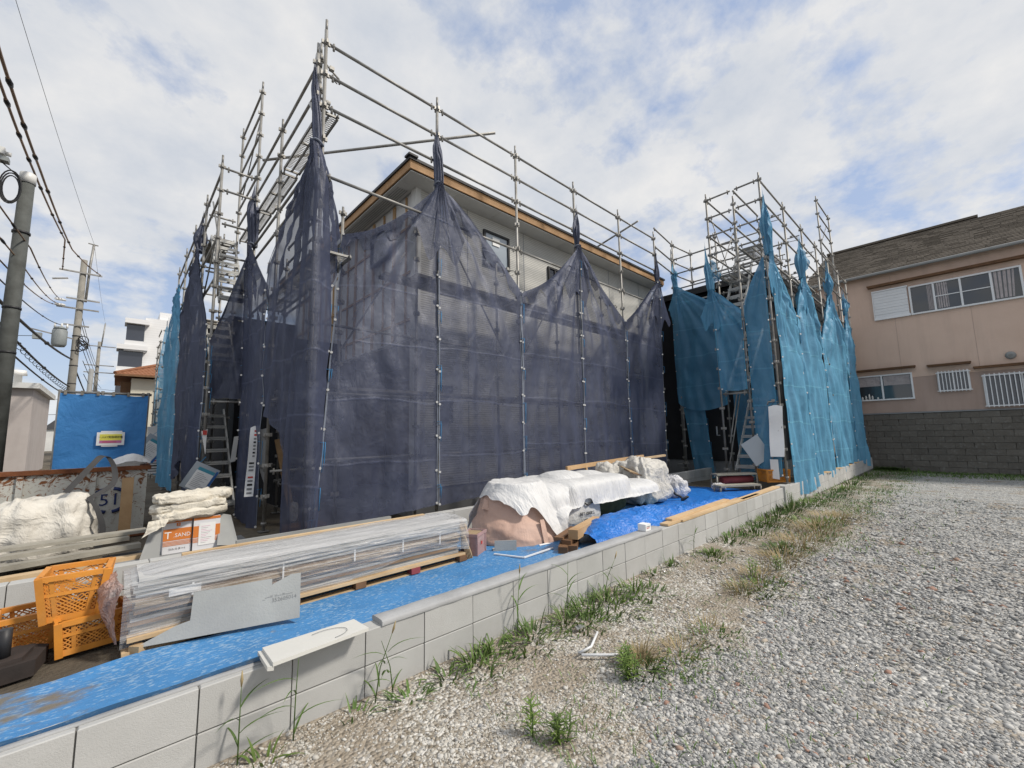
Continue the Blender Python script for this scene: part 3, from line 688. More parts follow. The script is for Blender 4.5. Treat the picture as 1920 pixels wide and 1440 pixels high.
# ------------------------------------------------------------------ pink house on its retaining wall
PX = 21.5
RW = thing('retaining_wall', 'tall dark weathered block retaining wall under the pink house', 'wall', (21.55, -3, -.15))
for c in range(10):
    for i in range(22):
        w = .46; y = 3.3 - w*i - (.23 if c % 2 else 0)
        if y < -6: continue
        if i < 3 or c in (): pass
        if c == 0 and i == 0: rmesh = [brick_mesh('split_block', .34, w-.007, .209, 'split_block', k+5, .008, .010) for k in range(6)]
        place('block', rmesh[(i*5+c*3) % 6], (PX+.14, y, -.16+.215*c), RW)
box('mortar_core', 'split_block', (PX+.03, -6.3, -.6), (PX+.4, 3.6, 1.985), RW)
box('cap_strip', 'foundation', (PX-.06, -6.3, 1.992), (PX+.42, 3.6, 2.035), RW)
PH = thing('pink_house', 'pink stucco two-storey house with brown shingled roof above the retaining wall', 'house', (25, -3, 2))
box('wall', 'stucco_pink', (PX, -8, 3.32), (28, 3.9, 7.46), PH)
box('wall_base', 'stucco_low', (PX+.012, -8, 2.04), (28, 3.9, 3.318), PH)
box('expansion_joint', 'stucco_low', (PX-.004, 1.42, 3.4), (PX-.0005, 1.432, 7.3), PH); box('expansion_joint', 'stucco_low', (PX-.004, -.55, 3.4), (PX-.0005, -.538, 5.6), PH)
# upper window band: shutter box plus four sliding lights
sh = MB()
for i in range(9): sh.box((PX-.07-(i % 2)*.006, 1.0, 5.72+i*.113), (PX-.002, 1.98, 5.72+i*.113+.107))
so = MB().box((PX-.09, .97, 5.63), (PX-.001, 2.01, 5.715)).box((PX-.09, .97, 6.74), (PX-.001, 2.01, 6.79)).box((PX-.09, 1.985, 5.716), (PX-.001, 2.01, 6.739)).build('shutter_box', 'alu_white', PH)
sh.build('shutter_slats', 'alu_white', so)
f1 = win(PH, (.955, 6.72), (-1.78, 5.63), 'y', PX-.001, 'glass_dark', 'alu_white', .055, (-1.09, -.37, .3), depth=.085)
for (ya, yb) in ((.30, -.37), (-.37, -1.09)): box('mid_rail', 'alu_white', (PX-.06, yb+.03, 6.16), (PX-.035, ya-.03, 6.19), f1)
for i, (ya, yb) in enumerate(((.48, .31), (.24, -.05), (-1.12, -1.62))):
    P = [[(PX-.035+.012*math.sin(k*1.9), ya+(yb-ya)*k/16*(1-.12*j/6*(i == 2)), 6.66-.93*j/6) for k in range(17)] for j in range(7)]
    MB().grid(P).build('curtain', 'curtain', f1)
f2 = win(PH, (2.9, 3.5), (1.16, 2.52), 'y', PX+.011, 'glass_dark', 'alu_white', .05, (2.03,), depth=.08)
for ya, yb in ((2.85, 2.07), (1.98, 1.22)): box('half_curtain', 'curtain', (PX-.022, yb, 3.08), (PX-.018, ya, 3.44), f2)
for i, (y, h) in enumerate(((2.55, .16), (2.45, .22), (2.36, .15), (2.2, .08), (2.66, .12))): tube('bottle', 'porcelain', [(PX-.022, y, 2.572), (PX-.022, y, 2.572+h*.7), (PX-.022, y, 2.572+h)], [.03, .028, .012], f2)
def grille(y0, y1, z0, z1, n):
    f = win(PH, (y0, z1), (y1, z0), 'y', PX+.011, 'glass_navy', 'alu_white', .045, ((y0+y1)/2,), depth=.06)
    for i in range(n): y = y1+(y0-y1)*(i+.5)/n; box('bar', 'alu_white', (PX-.16, y-.012, z0-.03), (PX-.135, y+.012, z1+.02), f)
    box('grille_rail', 'alu_white', (PX-.165, y1-.03, z0), (PX-.13, y0+.03, z0+.025), f); box('grille_rail', 'alu_white', (PX-.165, y1-.03, z1-.06), (PX-.13, y0+.03, z1-.035), f)
grille(.52, -.28, 2.72, 3.42, 9); grille(-.56, -2.3, 2.12, 3.2, 16)
for (y0, y1, z) in ((2.1, -2.4, 6.93), (3.0, 1.05, 3.66), (.72, -.34, 3.62), (-.40, -2.6, 3.42)): MB().box((PX-.24, y1, z), (PX-.001, y0, z+.045)).box((PX-.26, y1-.02, z+.046), (PX-.001, y0+.02, z+.075)).build('window_hood', 'wood_dark', PH)
tube('vent_cap', 'pipe_grey', [(PX, -1.26, 3.78), (PX-.08, -1.26, 3.78), (PX-.1, -1.26, 3.77)], [.13, .12, .06], PH, 14)
# roof: stepped shingle courses on real slope
RN = 30; rise = .5; run = 6.8
rf = MB()
rf.add([(PX-.25, 4.3, 7.44), (PX-.25, -8.4, 7.44), (PX+run, -8.4, 7.44+rise*(run+.25)), (PX+run, 4.3, 7.44+rise*(run+.25)), (PX+2*run, 4.3, 7.44), (PX+2*run, -8.4, 7.44)], [(0, 1, 2, 3), (3, 2, 5, 4), (0, 3, 4), (1, 5, 2), (0, 4, 5, 1)])
pr = rf.build('roof', 'shingle_brown', PH)
for i in range(RN):
    a = (run+.25)*i/RN; bb = (run+.25)*(i+1)/RN; x_a, x_b = PX-.25+a, PX-.25+bb; za, zb = 7.45+rise*a, 7.45+rise*bb
    b = MB(); y = 4.3 - (.16 if i % 2 else 0); y1 = -2.6 if i > RN-3 else -4.5
    k = 0
    while y > y1:
        w = .38 + .1*random.random(); lift = random.uniform(.0, .018)
        b.add([(x_a, y, za+.03+lift), (x_a, y-w+.012, za+.03+lift), (x_b, y-w+.012, zb+.004), (x_b, y, zb+.004), (x_a, y, za-.004), (x_a, y-w+.012, za-.004)], [(0, 3, 2, 1), (0, 1, 5, 4)])
        y -= w; k += 1
    b.build('shingle_course', 'shingle_brown', pr)
MB().bar((PX+run, 4.3, 7.5+rise*(run+.25)), (PX+run, -1.35, 7.5+rise*(run+.25)), .3, .1).build('ridge_cap', 'shingle_brown', pr)
MB().tube([(PX-.29, 4.35, 7.42), (PX-.29, -8.4, 7.42)], .06, 8).build('gutter', 'pipe_grey', PH)

HB = thing('rear_house', 'added near-black house wall keeping the view behind the scaffold stairs dark', 'house', (5, 20, .1))  # near-black house added to darken the view behind the stairs
box('wall', 'stucco_dark', (2.4, 13.9, .08), (9.5, 24, 4.9), HB); MB().add([(2.1, 13.5, 4.9), (9.8, 13.5, 4.9), (9.8, 24.4, 4.9), (2.1, 24.4, 4.9), (5, 19, 6.2), (7, 19, 6.2)], [(0, 1, 5, 4), (2, 3, 4, 5), (1, 2, 5), (3, 0, 4), (0, 3, 2, 1)]).build('roof', 'dark_roof', HB)
box('shade_wing', 'stucco_dark', (2.62, 9.9, .08), (3.81, 13.7, 3.7), H)  # added wing; near-black colour stands in for shadowed walls
# ------------------------------------------------------------------ scaffolds
class Scaffold:
    def __init__(s, name, label, loc, mat='galvanised'):
        s.t = thing(name, label, 'scaffold', loc); s.m = mat
    def post(s, x, y, z0, z1, ztop, base=True, mat=None):
        mat = mat or s.m
        b = MB(); b.tube([(x, y, z0), (x, y, z1-.16)], .0243, 8); b.tube([(x, y, z1-.165), (x, y, z1)], .0185, 8)
        if base: b.box((x-.07, y-.07, z0-.008), (x+.07, y+.07, z0+.002)); b.tube([(x, y, z0+.09), (x, y, z0+.13)], .042, 8)
        o = b.build('post', mat, s.t)
        c = MB(); z = ztop
        while z > z0+.25:
            if z < z1-.02:
                c.tube([(x, y, z-.04), (x, y, z+.02)], .034, 8)
                for dx, dy in ((1, 0), (-1, 0), (0, 1), (0, -1)):
                    c.box((x+dx*.045-.014, y+dy*.045-.014, z-.03), (x+dx*.045+.014, y+dy*.045+.014, z+.025))
            z -= .475
        if c.v: c.build('couplers', mat, o, kind='stuff')
        return o
    def rail(s, p, q, r=.0213, name='rail', wedge=True):
        p, q = Vector(p), Vector(q); b = MB().tube([p, q], r, 8); d = (q-p).normalized()
        if wedge:
            for e, k in ((p, 1), (q, -1)): c = e + d*k*.055; b.tube([c-Vector((0, 0, .06)), c+Vector((0, 0, .045))], .016, 6)
        return b.build(name, s.m, s.t)
    def pipe(s, p, q, r=.0243, name='brace_pipe'): return MB().tube([p, q], r, 8).build(name, s.m, s.t)
    def deck(s, p, q, w, name='deck', mesh=True):
        # steel walkway: frame, hooks and a perforated tread made of crossing strips
        p, q = Vector(p), Vector(q); d = (q-p).normalized(); a = d.cross(Vector((0, 0, 1))).normalized(); L = (q-p).length
        b = MB()
        for k in (-1, 1): b.bar(p+a*k*w/2, q+a*k*w/2, .022, .045)
        b.bar(p, q, .018, .04)
        n = max(2, int(L/.6))
        for i in range(n+1): c = p+d*(L*i/n); b.bar(c-a*w/2, c+a*w/2, .03, .03)
        for e, k in ((p, -1), (q, 1)):
            for kk in (-1, 1): c = e+a*kk*w*.42; b.tube([c, c+d*k*.06, c+d*k*.075-Vector((0, 0, .05))], .014, 6)
        o = b.build(name, s.m, s.t)
        m = MB(); sp = .045; n = int(L/sp)
        for i in range(n):
            c = p+d*(sp*i)
            m.bar(c-a*w/2+Vector((0, 0, .02)), c+a*w/2+d*sp*.9+Vector((0, 0, .02)), .009, .004); m.bar(c+a*w/2+Vector((0, 0, .0215)), c-a*w/2+d*sp*.9+Vector((0, 0, .0215)), .009, .004)
        m.build('tread_mesh', s.m, o, kind='stuff'); return o
    def plank(s, p, q, w, th=.05): return MB().bar(p, q, w, th).build('deck_plank', 'galvanised_old', s.t)
    def bracket(s, x, y, z, dx, dy, L=.3):
        d = Vector((dx, dy, 0)); o = Vector((x, y, z)); b = MB()
        b.tube([o, o+d*L, o+d*(L+.02)-Vector((0, 0, .07))], .015, 6); b.tube([o-Vector((0, 0, .13)), o+d*L*.9-Vector((0, 0, .1))], .009, 6); b.tube([o+d*.06, o+d*.06-Vector((0, 0, .12))], .009, 6); b.box(o+d*L*.5-Vector((.03, .03, .0)), o+d*L*.5+Vector((.03, .03, .05)))
        return b.build('bracket', s.m, s.t)
    def stairs(s, p, q, w, n, mat='alu_step'):
        # aluminium flight seen from the front: two stringers, slotted treads
        p, q = Vector(p), Vector(q); h = Vector((q.x-p.x, q.y-p.y, 0)).normalized(); a = h.cross(Vector((0, 0, 1)))
        b = MB()
        for k in (-1, 1): b.bar(p+a*k*w/2, q+a*k*w/2, .03, .07)
        st = b.build('stairs', mat, s.t)
        for i in range(n):
            c = p.lerp(q, (i+.5)/n); t = MB(); dp = .11
            for e in (-1, 1): t.bar(c-a*w/2+h*e*dp, c+a*w/2+h*e*dp, .03, .03)
            for e in (-1, 0, 1): t.bar(c+a*e*(w/2-.02)-h*dp, c+a*e*(w/2-.02)+h*dp, .035, .026)
            t.bar(c-a*w/2-h*(dp+.015)-Vector((0, 0, .035)), c+a*w/2-h*(dp+.015)-Vector((0, 0, .035)), .008, .028)
            t.build('tread', mat, st)
        return st
SA = Scaffold('steel_scaffold', 'tall steel pipe scaffold around the house wrapped in dark nets', (6, 6, .08))
XS = [1.78+1.8*i for i in range(6)]
for i, x in enumerate(XS): SA.post(x, 5.5, .1 if i else .1, 7.13 if i else 7.27, 6.92)
SA.post(1.78, 5.69, .1, 7.05, 6.80); SA.post(2.38, 6.3, .1, 5.08, 4.98); SA.post(1.70, 5.56, 5.2, 6.9, 6.6, False)
for x in XS[1:]: SA.post(x, 6.12, .1, 5.1, 4.98)
for z in (6.92, 6.445, 5.97):
    for i in range(5): SA.rail((XS[i]+.05, 5.5, z), (XS[i+1]-.05, 5.5, z))
for i in range(5): SA.rail((XS[i]+.05, 5.5, 4.98), (XS[i+1]-.05, 5.5, 4.98))
for z in (3.12, 2.13, 1.2):
    for i in range(5): SA.rail((XS[i]+.05, 6.1, z), (XS[i+1]-.05, 6.1, z))
for i in range(5):
    SA.plank((XS[i]+(.03 if i else 1.5), 5.7, 4.0), (XS[i+1]-.03, 5.7, 4.0), .25); SA.plank((XS[i]+(.03 if i else 1.1), 5.97, 4.0), (XS[i+1]-.03, 5.97, 4.0), .25)
    SA.plank((XS[i]+(.03 if i else .5), 5.82, 2.16), (XS[i+1]-.03, 5.82, 2.16), .38, .04)
SA.pipe((1.75, 8.75, 6.85), (4.72, 5.33, 6.975)); SA.pipe((9.62, 5.3, 6.97), (9.95, 7.6, 6.75))
SA.pipe((2.3, 6.35, 2.6), (3.4, 6.2, 4.6), .014)
for (xa, za, xb, zb) in ((5.3, 2.6, 3.7, 5.0), (5.5, 2.9, 6.6, 4.5), (8.9, 4.4, 7.4, 2.8)): SA.pipe((xa, 5.56, za), (xb, 5.56, zb), .014)
SA.pipe((1.72, 8.7, 1.95), (1.72, 9.15, .7), .02)
SA.bracket(1.78, 5.55, 6.66, .85, .5, .3); SA.bracket(1.78, 5.66, 6.2, .85, .5, .3)
SA.bracket(5.38, 6.0, 4.75, 1, -.6, .25); SA.bracket(8.98, 6.0, 4.75, 1, -.6, .25)
# side facing the street
for y, zt, t0 in ((7.55, 7.0, 6.80), (9.25, 8.87, 8.64), (11.05, 8.87, 8.64), (12.85, 6.9, 6.7)): SA.post(1.78, y, .1, zt, t0)
for y in (9.25, 11.05, 12.85, 14.65, 16.45): SA.post(1.18, y, .1, 6.95, 6.72)
for y in (7.55, 9.25, 11.05): SA.post(2.38, y, .1, 5.2, 4.98)
for z in (6.80, 6.37): 
    for a, c in ((5.74, 7.55), (7.55, 9.25), (9.25, 11.05)): SA.rail((1.78, a+.05, z), (1.78, c-.05, z))
for z in (8.64, 8.17, 7.69, 7.22): SA.rail((1.78, 9.3, z), (1.78, 11.0, z))
SA.pipe((1.80, 9.4, 8.1), (1.80, 10.9, 7.0), .012)
for z in (6.6, 6.12, 5.3, 4.5):
    for a in (9.25, 11.05, 12.85, 14.65): SA.rail((1.18, a+.05, z), (1.18, a+1.75, z))
for z in (6.7, 6.25, 5.58, 4.95, 4.35, 3.75): SA.rail((1.23, 9.25, z), (1.73, 9.25, z))
for z in (6.5, 5.9, 5.2, 4.1): SA.rail((1.23, 11.05, z), (1.73, 11.05, z)); SA.rail((1.23, 12.85, z), (1.73, 12.85, z))
for z in (5.3, 4.98, 3.9, 2.6, 1.55, 1.05, .55):
    SA.rail((1.78, 7.6, z), (1.78, 9.2, z)); SA.rail((2.38, 7.6, z+.1), (2.38, 9.2, z+.1))
    if z > 2: SA.rail((1.78, 5.74, z), (1.78, 7.5, z))
for y in (7.55, 9.25): SA.rail((1.83, y, 2.25), (2.33, y, 2.25)); SA.rail((1.83, y, 1.0), (2.33, y, 1.0))
SA.rail((1.23, 9.25, 2.2), (1.73, 9.25, 2.2)); SA.rail((1.23, 9.25, .32), (1.73, 9.25, .32))
SA.deck((1.94, 5.75, 6.08), (1.94, 7.5, 6.08), .24); SA.deck((1.94, 7.62, 6.06), (1.94, 9.2, 6.06), .24); SA.deck((1.94, 9.3, 6.06), (1.94, 11.0, 6.06), .24)
SA.deck((2.1, 5.75, 4.05), (2.1, 7.5, 4.05), .4); SA.deck((2.1, 7.62, 4.05), (2.1, 9.2, 4.05), .4)
SA.deck((2.1, 7.62, 2.2), (2.1, 9.2, 2.2), .4)
SA.stairs((1.5, 9.35, .25), (1.5, 11.0, 2.15), .42, 8); SA.stairs((1.5, 9.4, 2.2), (1.5, 11.0, 4.05), .42, 8); SA.stairs((1.5, 9.4, 4.1), (1.5, 11.0, 6.0), .42, 8)
SA.pipe((1.28, 9.35, 4.9), (1.28, 11.0, 6.8), .017); SA.pipe((1.25, 9.35, 4.2), (1.25, 9.9, 6.2), .017); SA.pipe((1.2, 9.4, 5.6), (1.2, 11.0, 4.4), .014)
for x in (1.4, 1.62): SA.plank((x, 11.05, 4.06), (x, 12.8, 4.06), .2)
SA.plank((1.5, 11.1, 6.02), (1.5, 12.8, 6.02), .4)
# blue scaffold on the right
SB = Scaffold('steel_scaffold', 'steel pipe scaffold with blue nets standing on the block wall', (14, 3.3, .36))
XB = [10.5, 12.4, 14.2, 15.9, 17.6, 19.3, 20.85]
for i, x in enumerate(XB):
    SB.post(x, 2.7, .37, 7.42 if i in (0, 1, 2, 3) else 7.35, 7.25); SB.post(x, 3.28, .15, 7.1 if i < 3 else 6.2, 6.9 if i < 3 else 6.0)
SB.post(10.5, 3.9, .15, 7.42, 7.25); SB.post(12.3, 4.4, .1, 7.2, 7.05); SB.post(12.3, 5.68, .1, 7.4, 7.25); SB.post(13.4, 5.6, 6.0, 7.4, 7.25, False); SB.post(12.45, 5.8, .1, 7.2, 6.9); SB.post(12.4, 3.9, .15, 7.2, 7.0)
for z in (7.25, 6.77, 6.3, 5.35, 4.4):
    for i in range(6): SB.rail((XB[i]+.05, 2.7, z), (XB[i+1]-.05, 2.7, z))
for z in (7.25, 6.77, 6.3, 5.82, 5.35):
    SB.rail((10.5, 2.75, z), (10.5, 3.23, z)); SB.rail((10.5, 3.33, z), (10.5, 3.85, z)); SB.rail((10.55, 3.9, z), (12.35, 3.9, z)); SB.rail((10.55, 3.28, z), (12.35, 3.28, z))
    if z < 7.2: SB.rail((12.3, 4.45, z), (12.3, 5.63, z)); SB.rail((12.4, 3.95, z), (12.32, 4.35, z))
for z in (7.25, 6.7, 6.3): SB.rail((12.3, 5.68, z), (10.83, 5.5, z)); SB.rail((12.35, 5.68, z), (13.35, 5.6, z)); SB.rail((13.4, 5.6, z), (13.4, 3.5, z))
for x in (12.4, 14.2, 15.9): SB.bracket(x, 2.75, 7.1, 0, 1, .4); SB.bracket(x, 2.75, 6.0, 0, 1, .4); SB.rail((x, 2.75, 6.3), (x, 3.23, 6.3))
# taller gable section at the far end
for x in (17.0, 18.9): SB.post(x, 2.72, 5.5, 9.4, 9.25, False)
for z in (9.25, 8.77, 8.3, 7.8, 7.4): SB.rail((17.05, 2.72, z), (18.85, 2.72, z))
SB.pipe((17.2, 2.78, 7.6), (18.7, 2.78, 8.9), .012)
for i in range(5): SB.deck((XB[i]+.1, 3.0, 5.75 if i != 1 else 5.6), (XB[i+1]-.1, 3.0, 5.75 if i != 1 else 5.6), .4)
SB.deck((10.75, 3.6, 5.3), (12.2, 3.6, 5.3), .4); SB.deck((10.6, 3.58, 2.45), (12.3, 3.58, 2.45), .42)
SB.stairs((10.75, 3.58, .55), (12.2, 3.58, 2.4), .42, 8); SB.stairs((10.75, 3.58, 4.2), (12.2, 3.58, 6.4), .42, 9); SB.stairs((10.7, 3.58, 2.5), (12.2, 3.58, 4.1), .42, 7)
SB.rail((10.5, 3.33, 2.35), (10.5, 3.85, 2.35)); SB.rail((10.5, 3.33, .45), (10.5, 3.85, .45))
SB.pipe((10.55, 3.8, 1.2), (11.3, 3.8, 2.5), .015); SB.pipe((10.55, 3.85, .7), (11.6, 3.85, 2.4), .015); SB.pipe((10.7, 3.9, 6.9), (12.1, 3.9, 5.2), .012); SB.pipe((12.2, 3.9, 6.9), (10.7, 3.9, 5.0), .012)
SB.bracket(10.5, 2.72, 2.1, -.55, .85, .2); SB.bracket(10.5, 2.72, .95, -.55, .85, .2); SB.bracket(12.3, 5.6, .55, -.5, .85, .3)
for i, x in enumerate((13.4, 14.9, 16.4, 17.6)): MB().bar((x-.18, 2.66, WT+.018), (x+.22, 2.53, WT+.018), .1, .028).build('jack_board', 'wood_pale', SB.t)
# scaffold of the house further down the street
SC = Scaffold('steel_scaffold', 'distant steel scaffold with blue nets near the tiled-roof house', (1.6, 22, .08))
for x in (1.15, 1.75, 2.5, 3.2):
    for y in (22, 23.4): SC.post(x, y, .1, 6.4 if x > 1.2 else 5.6, 6.0)
for z in (6.0, 5.5, 5.0, 4.5, 3.6, 2.8, 1.8, .9):
    SC.rail((1.2, 22, z), (1.7, 22, z)); SC.rail((1.8, 22, z), (2.45, 22, z)); SC.rail((2.55, 22, z), (3.15, 22, z)); SC.rail((1.15, 22.05, z), (1.15, 23.35, z))
SC.stairs((1.45, 22.1, .2), (1.45, 23.5, 3.0), .45, 10); SC.stairs((1.45, 22.1, 3.1), (1.45, 23.5, 5.5), .45, 9)
# ------------------------------------------------------------------ nets
def ncol(top, bot, y=None, n=6, ease=1.):
    t, b = Vector(top), Vector(bot); out = []
    for k in range(n):
        u = k/(n-1); e = 1-(1-u)**ease
        out.append(Vector((t.x+(b.x-t.x)*e, t.y+(b.y-t.y)*e, t.z+(b.z-t.z)*u)))
    return out
def net(label, cols, mat, hem, knots=(), group=None, amp=.03, fr=1.5, seed=1, ns=70, nt=90, rf=.1, hems=(True, True), vf=.02, billow=0., axis='x', tails=()):
    cols = [[Vector(p) for p in c] for c in cols]
    def d(p, s, t):
        ed = min(1, 6*s, 6*(1-s))
        v = amp*crump(Vector((p.x, p.y, p.z*.55)), fr, seed)*(.35+.65*ed)
        h = p.x if axis == 'x' else p.y
        v += vf*(math.sin(h*17+3*nz(p, .8, seed)+seed)+.7*math.sin(h*9+p.z*1.5+4*nz(p, .6, seed+4)))*(.4+.8*abs(t-.45))*ed
        for k in knots:
            k = Vector(k); dv = p-k; dd = dv.length; hh = dv.x if axis == 'x' else dv.y
            a = math.atan2(hh, -dv.z+1e-6)
            v += rf*min(1, dd/.5)*math.exp(-dd/2.2)*(math.sin(a*19+seed)+.6*math.sin(a*37+2+seed))*.6
        return v*min(1., .12+t*9) + billow*math.sin(math.pi*s)*math.sin(math.pi*min(1, t*1.15))
    P = loft(cols, ns, nt, d)
    o = MB().grid(P).build('scaffold_net', mat, None, label, 'net', group)
    # the hanging edge is turned over and doubled
    nf = max(3, int(nt*.10)); fl = [[P[j][i]+Vector((-.016 if axis == 'y' else 0, -.016 if axis == 'x' else 0, .004)) for i in range(ns+1)] for j in range(nf)]
    if knots:
        for i in range(ns+1):
            k_ = min(nf, 3+int(nf*(.55+.45*math.sin(i*.35+seed))))
            for j in range(k_, nf): fl[j][i] = fl[k_-1][i].lerp(fl[j][i], .12)
        MB().grid(fl).build('folded_edge', mat, o)
    for side, on in ((0, hems[0]), (ns, hems[1])):
        if not on: continue
        e = [P[j][side] for j in range(nt+1)]; q = [P[j][side+(2 if side == 0 else -2)] for j in range(nt+1)]
        m = MB(); w = .055
        rows = [[a.lerp(b, min(1, w/max(.01, (b-a).length))) + Vector((-.006, -.008, 0)), a + Vector((-.006, -.008, 0))] for a, b in zip(e, q)]
        m.grid(rows).build('hem', hem, o)
        g = MB(); zl = None
        for j, a in enumerate(e):
            if zl is None or abs(a.z-zl) > .46:
                zl = a.z; cc = a.lerp(q[j], .03/max(.03, (q[j]-a).length)) + Vector((-.012, -.016, 0)); g.tube([cc, cc+Vector((-.004, -.006, 0))], .018, 8)
        g.build('grommets', 'porcelain', o, kind='stuff')
        r = MB()
        for j in range(8, nt-6, 17):
            a = e[j]; r.tube([a+Vector((-.03, -.02, .0)), a+Vector((.03, -.03, .01)), a+Vector((.02, -.03, -.16-.1*(j % 3)))], .004, 5)
        r.build('lacing', 'rope_blue', o, kind='stuff')
    for (x, y, z0, z1, r, lx, ly) in tails:
        rows = []; r *= .8 if 'blue' in mat else 1.05
        for j in range(29):
            t = j/28; rr = r*(.45+.42*math.sin(math.pi*min(1, t*1.25))+.12*math.sin(t*9+seed))*(1-.75*max(0, t-.7)/.3)
            rows.append([(x+lx*t+.25*r*math.sin(t*5+seed)*t+rr*(1+.42*math.sin(6*a_+seed+t*.6))*math.cos(a_), y+ly*t+.8*rr*(1+.42*math.sin(7*a_+t*.8))*math.sin(a_), z0-.05+(z1-z0)*t+(.2*math.sin(2*a_+seed)+.08*math.sin(5*a_))*t*t) for a_ in [2*math.pi*q/40 for q in range(40)]])
        MB().grid(rows, True, True).build('gathered_top', mat.replace('_dense', '')+'_dense', o)
        if 'blue' in mat:
            sx, sy = (-.28, -.1) if seed % 2 else (.26, -.14)
            MB().grid(loft([[(x, y-.03, z1-.15), (x, y-.05, z0+.5), (x, y-.04, z0+.1)], [(x+sx*.5, y+sy*.6-.03, z1-.4), (x+sx*.55, y+sy-.03, z0+.42), (x+sx*.25, y+sy*.5, z0+.2)], [(x+sx, y+sy, z0+.42), (x+sx*1.02, y+sy, z0+.36), (x+sx*.9, y+sy, z0+.3)]], 14, 14, lambda p, s_, t_: .02*math.sin(p[2]*22+seed))).build('loose_flap', mat.replace('_dense', ''), o)
        # pleated skirt flaring down from the tie
        sk = []; W = (.5 if axis == 'x' else .3) if 'blue' not in mat else .26; Dn = 1.25 if 'blue' not in mat else .95
        for j in range(19):
            t = j/18; w = .055+W*t**1.25; row = []
            for i in range(61):
                q = i/60*2-1; pl = .5+.5*math.sin(q*24+seed+2*math.sin(q*5)); ww = q*w*(1+.1*math.sin(seed+q*3))
                off = -(.05*(1-q*q)**.5*(1-.6*t)+.025*pl*(1-t)+.02) ; zz = z0+.03-Dn*t*(1-.22*q*q-.12*math.sin(q*7+seed))
                row.append((x+ww, y+off, zz) if axis == 'x' else (x+off, y+ww, zz))
            sk.append(row)
        MB().grid(sk).build('pleats', mat.replace('_dense', ''), o)
        kn = MB(); kn.tube([(x+.07*math.cos(a_), y+.07*math.sin(a_), z0+.02*math.sin(2*a_)) for a_ in [2*math.pi*q/14 for q in range(15)]], .016, 6, False)
        kn.build('tie_cord', hem, o)
    return o
GD, GB = 'dark nets hung on the scaffold', 'blue nets hung on the scaffold'
Y0 = 5.42
K1, K2, K3 = (3.6, Y0, 5.55), (7.2, Y0, 5.58), (10.72, Y0, 5.61)
seam = [(2.34, 6.2, 4.58), (2.18, 5.93, 3.6), (2.03, 5.68, 2.5), (1.9, 5.5, 1.4), (1.83, Y0, .8), (1.80, Y0, .45)]
net('translucent dark net before the open porch, its folds pulled up to a gathered knot', [seam, ncol((2.69, 5.9, 4.66), (2.3, Y0, .43), ease=2.2), ncol((3.1, 5.66, 4.98), (2.85, Y0, .45), ease=2.2), ncol((3.42, 5.5, 5.33), (3.2, Y0, .47), ease=2), ncol(K1, (3.56, Y0, .5))], 'net_dark', 'hem_dark', [K1], GD, .045, 1.5, 1, 90, 100, .12, tails=[(3.59, 5.46, 5.55, 6.4, .085, -.02, 0)])
net('dark net panel over the upright window with the white sticker, torn edge at its knot', [ncol((3.585, Y0, 5.5), (3.57, Y0, .47)), ncol((3.85, Y0, 5.38), (3.95, Y0, .5)), ncol((4.25, Y0, 5.12), (4.3, Y0, .52)), ncol((4.8, Y0, 4.66), (4.85, Y0, .6)), ncol((5.385, Y0, 4.13), (5.375, Y0, .62))], 'net_dark', 'hem_dark', [K1], GD, .03, 1.4, 2, 80, 100, .07)
net('dark net panel behind the white tarp, climbing to a knot under the wood fascia', [ncol((5.375, Y0, 4.12), (5.365, Y0, .6)), ncol((5.85, Y0, 4.36), (5.9, Y0, .6)), ncol((6.3, Y0, 4.68), (6.4, Y0, .6)), ncol((6.8, Y0, 5.15), (6.85, Y0, .6)), ncol(K2, (7.15, Y0, .6))], 'net_dark', 'hem_dark', [K2], GD, .035, 1.5, 3, 80, 100, .11, tails=[(7.2, 5.46, 5.58, 6.4, .08, .0, 0)])
net('dark net panel behind the wooden frame, falling from a knot to a low point', [ncol((7.19, Y0, 5.55), (7.14, Y0, .6)), ncol((7.55, Y0, 5.3), (7.6, Y0, .6)), ncol((7.95, Y0, 4.85), (8.0, Y0, .6)), ncol((8.45, Y0, 4.5), (8.45, Y0, .6)), ncol((8.94, Y0, 4.18), (8.93, Y0, .6))], 'net_dark', 'hem_dark', [K2], GD, .045, 1.5, 4, 80, 100, .10)
net('dark net panel at the end of the grey house over the wide dark window', [ncol((8.935, Y0, 4.18), (8.92, Y0, .6)), ncol((9.45, Y0, 4.55), (9.45, Y0, .6)), ncol((9.9, Y0, 4.95), (9.9, Y0, .6)), ncol((10.35, Y0, 5.35), (10.3, Y0, .6)), ncol(K3, (10.6, Y0, .5))], 'net_dark', 'hem_dark', [K3], GD, .04, 1.5, 5, 70, 90, .11, tails=[(10.75, 5.46, 5.61, 6.45, .07, .02, 0)])
net('dark net strip turning the corner towards the gap between the two houses', [ncol((10.74, Y0, 5.6), (10.64, Y0, 1.6)), ncol((10.95, 5.7, 5.3), (10.9, 5.75, 1.9)), ncol((11.3, 6.0, 4.9), (11.15, 6.1, 2.2)), ncol((11.6, 6.2, 4.7), (11.4, 6.25, 2.6))], 'net_dark_dense', 'hem_dark', [K3], GD, .06, 2, 6, 40, 60, .08, hems=(False, False))
X0 = 1.70
seam2 = [(x-.05, y-.02, z) for x, y, z in seam]
K4 = (X0-.02, 5.42, 5.35)
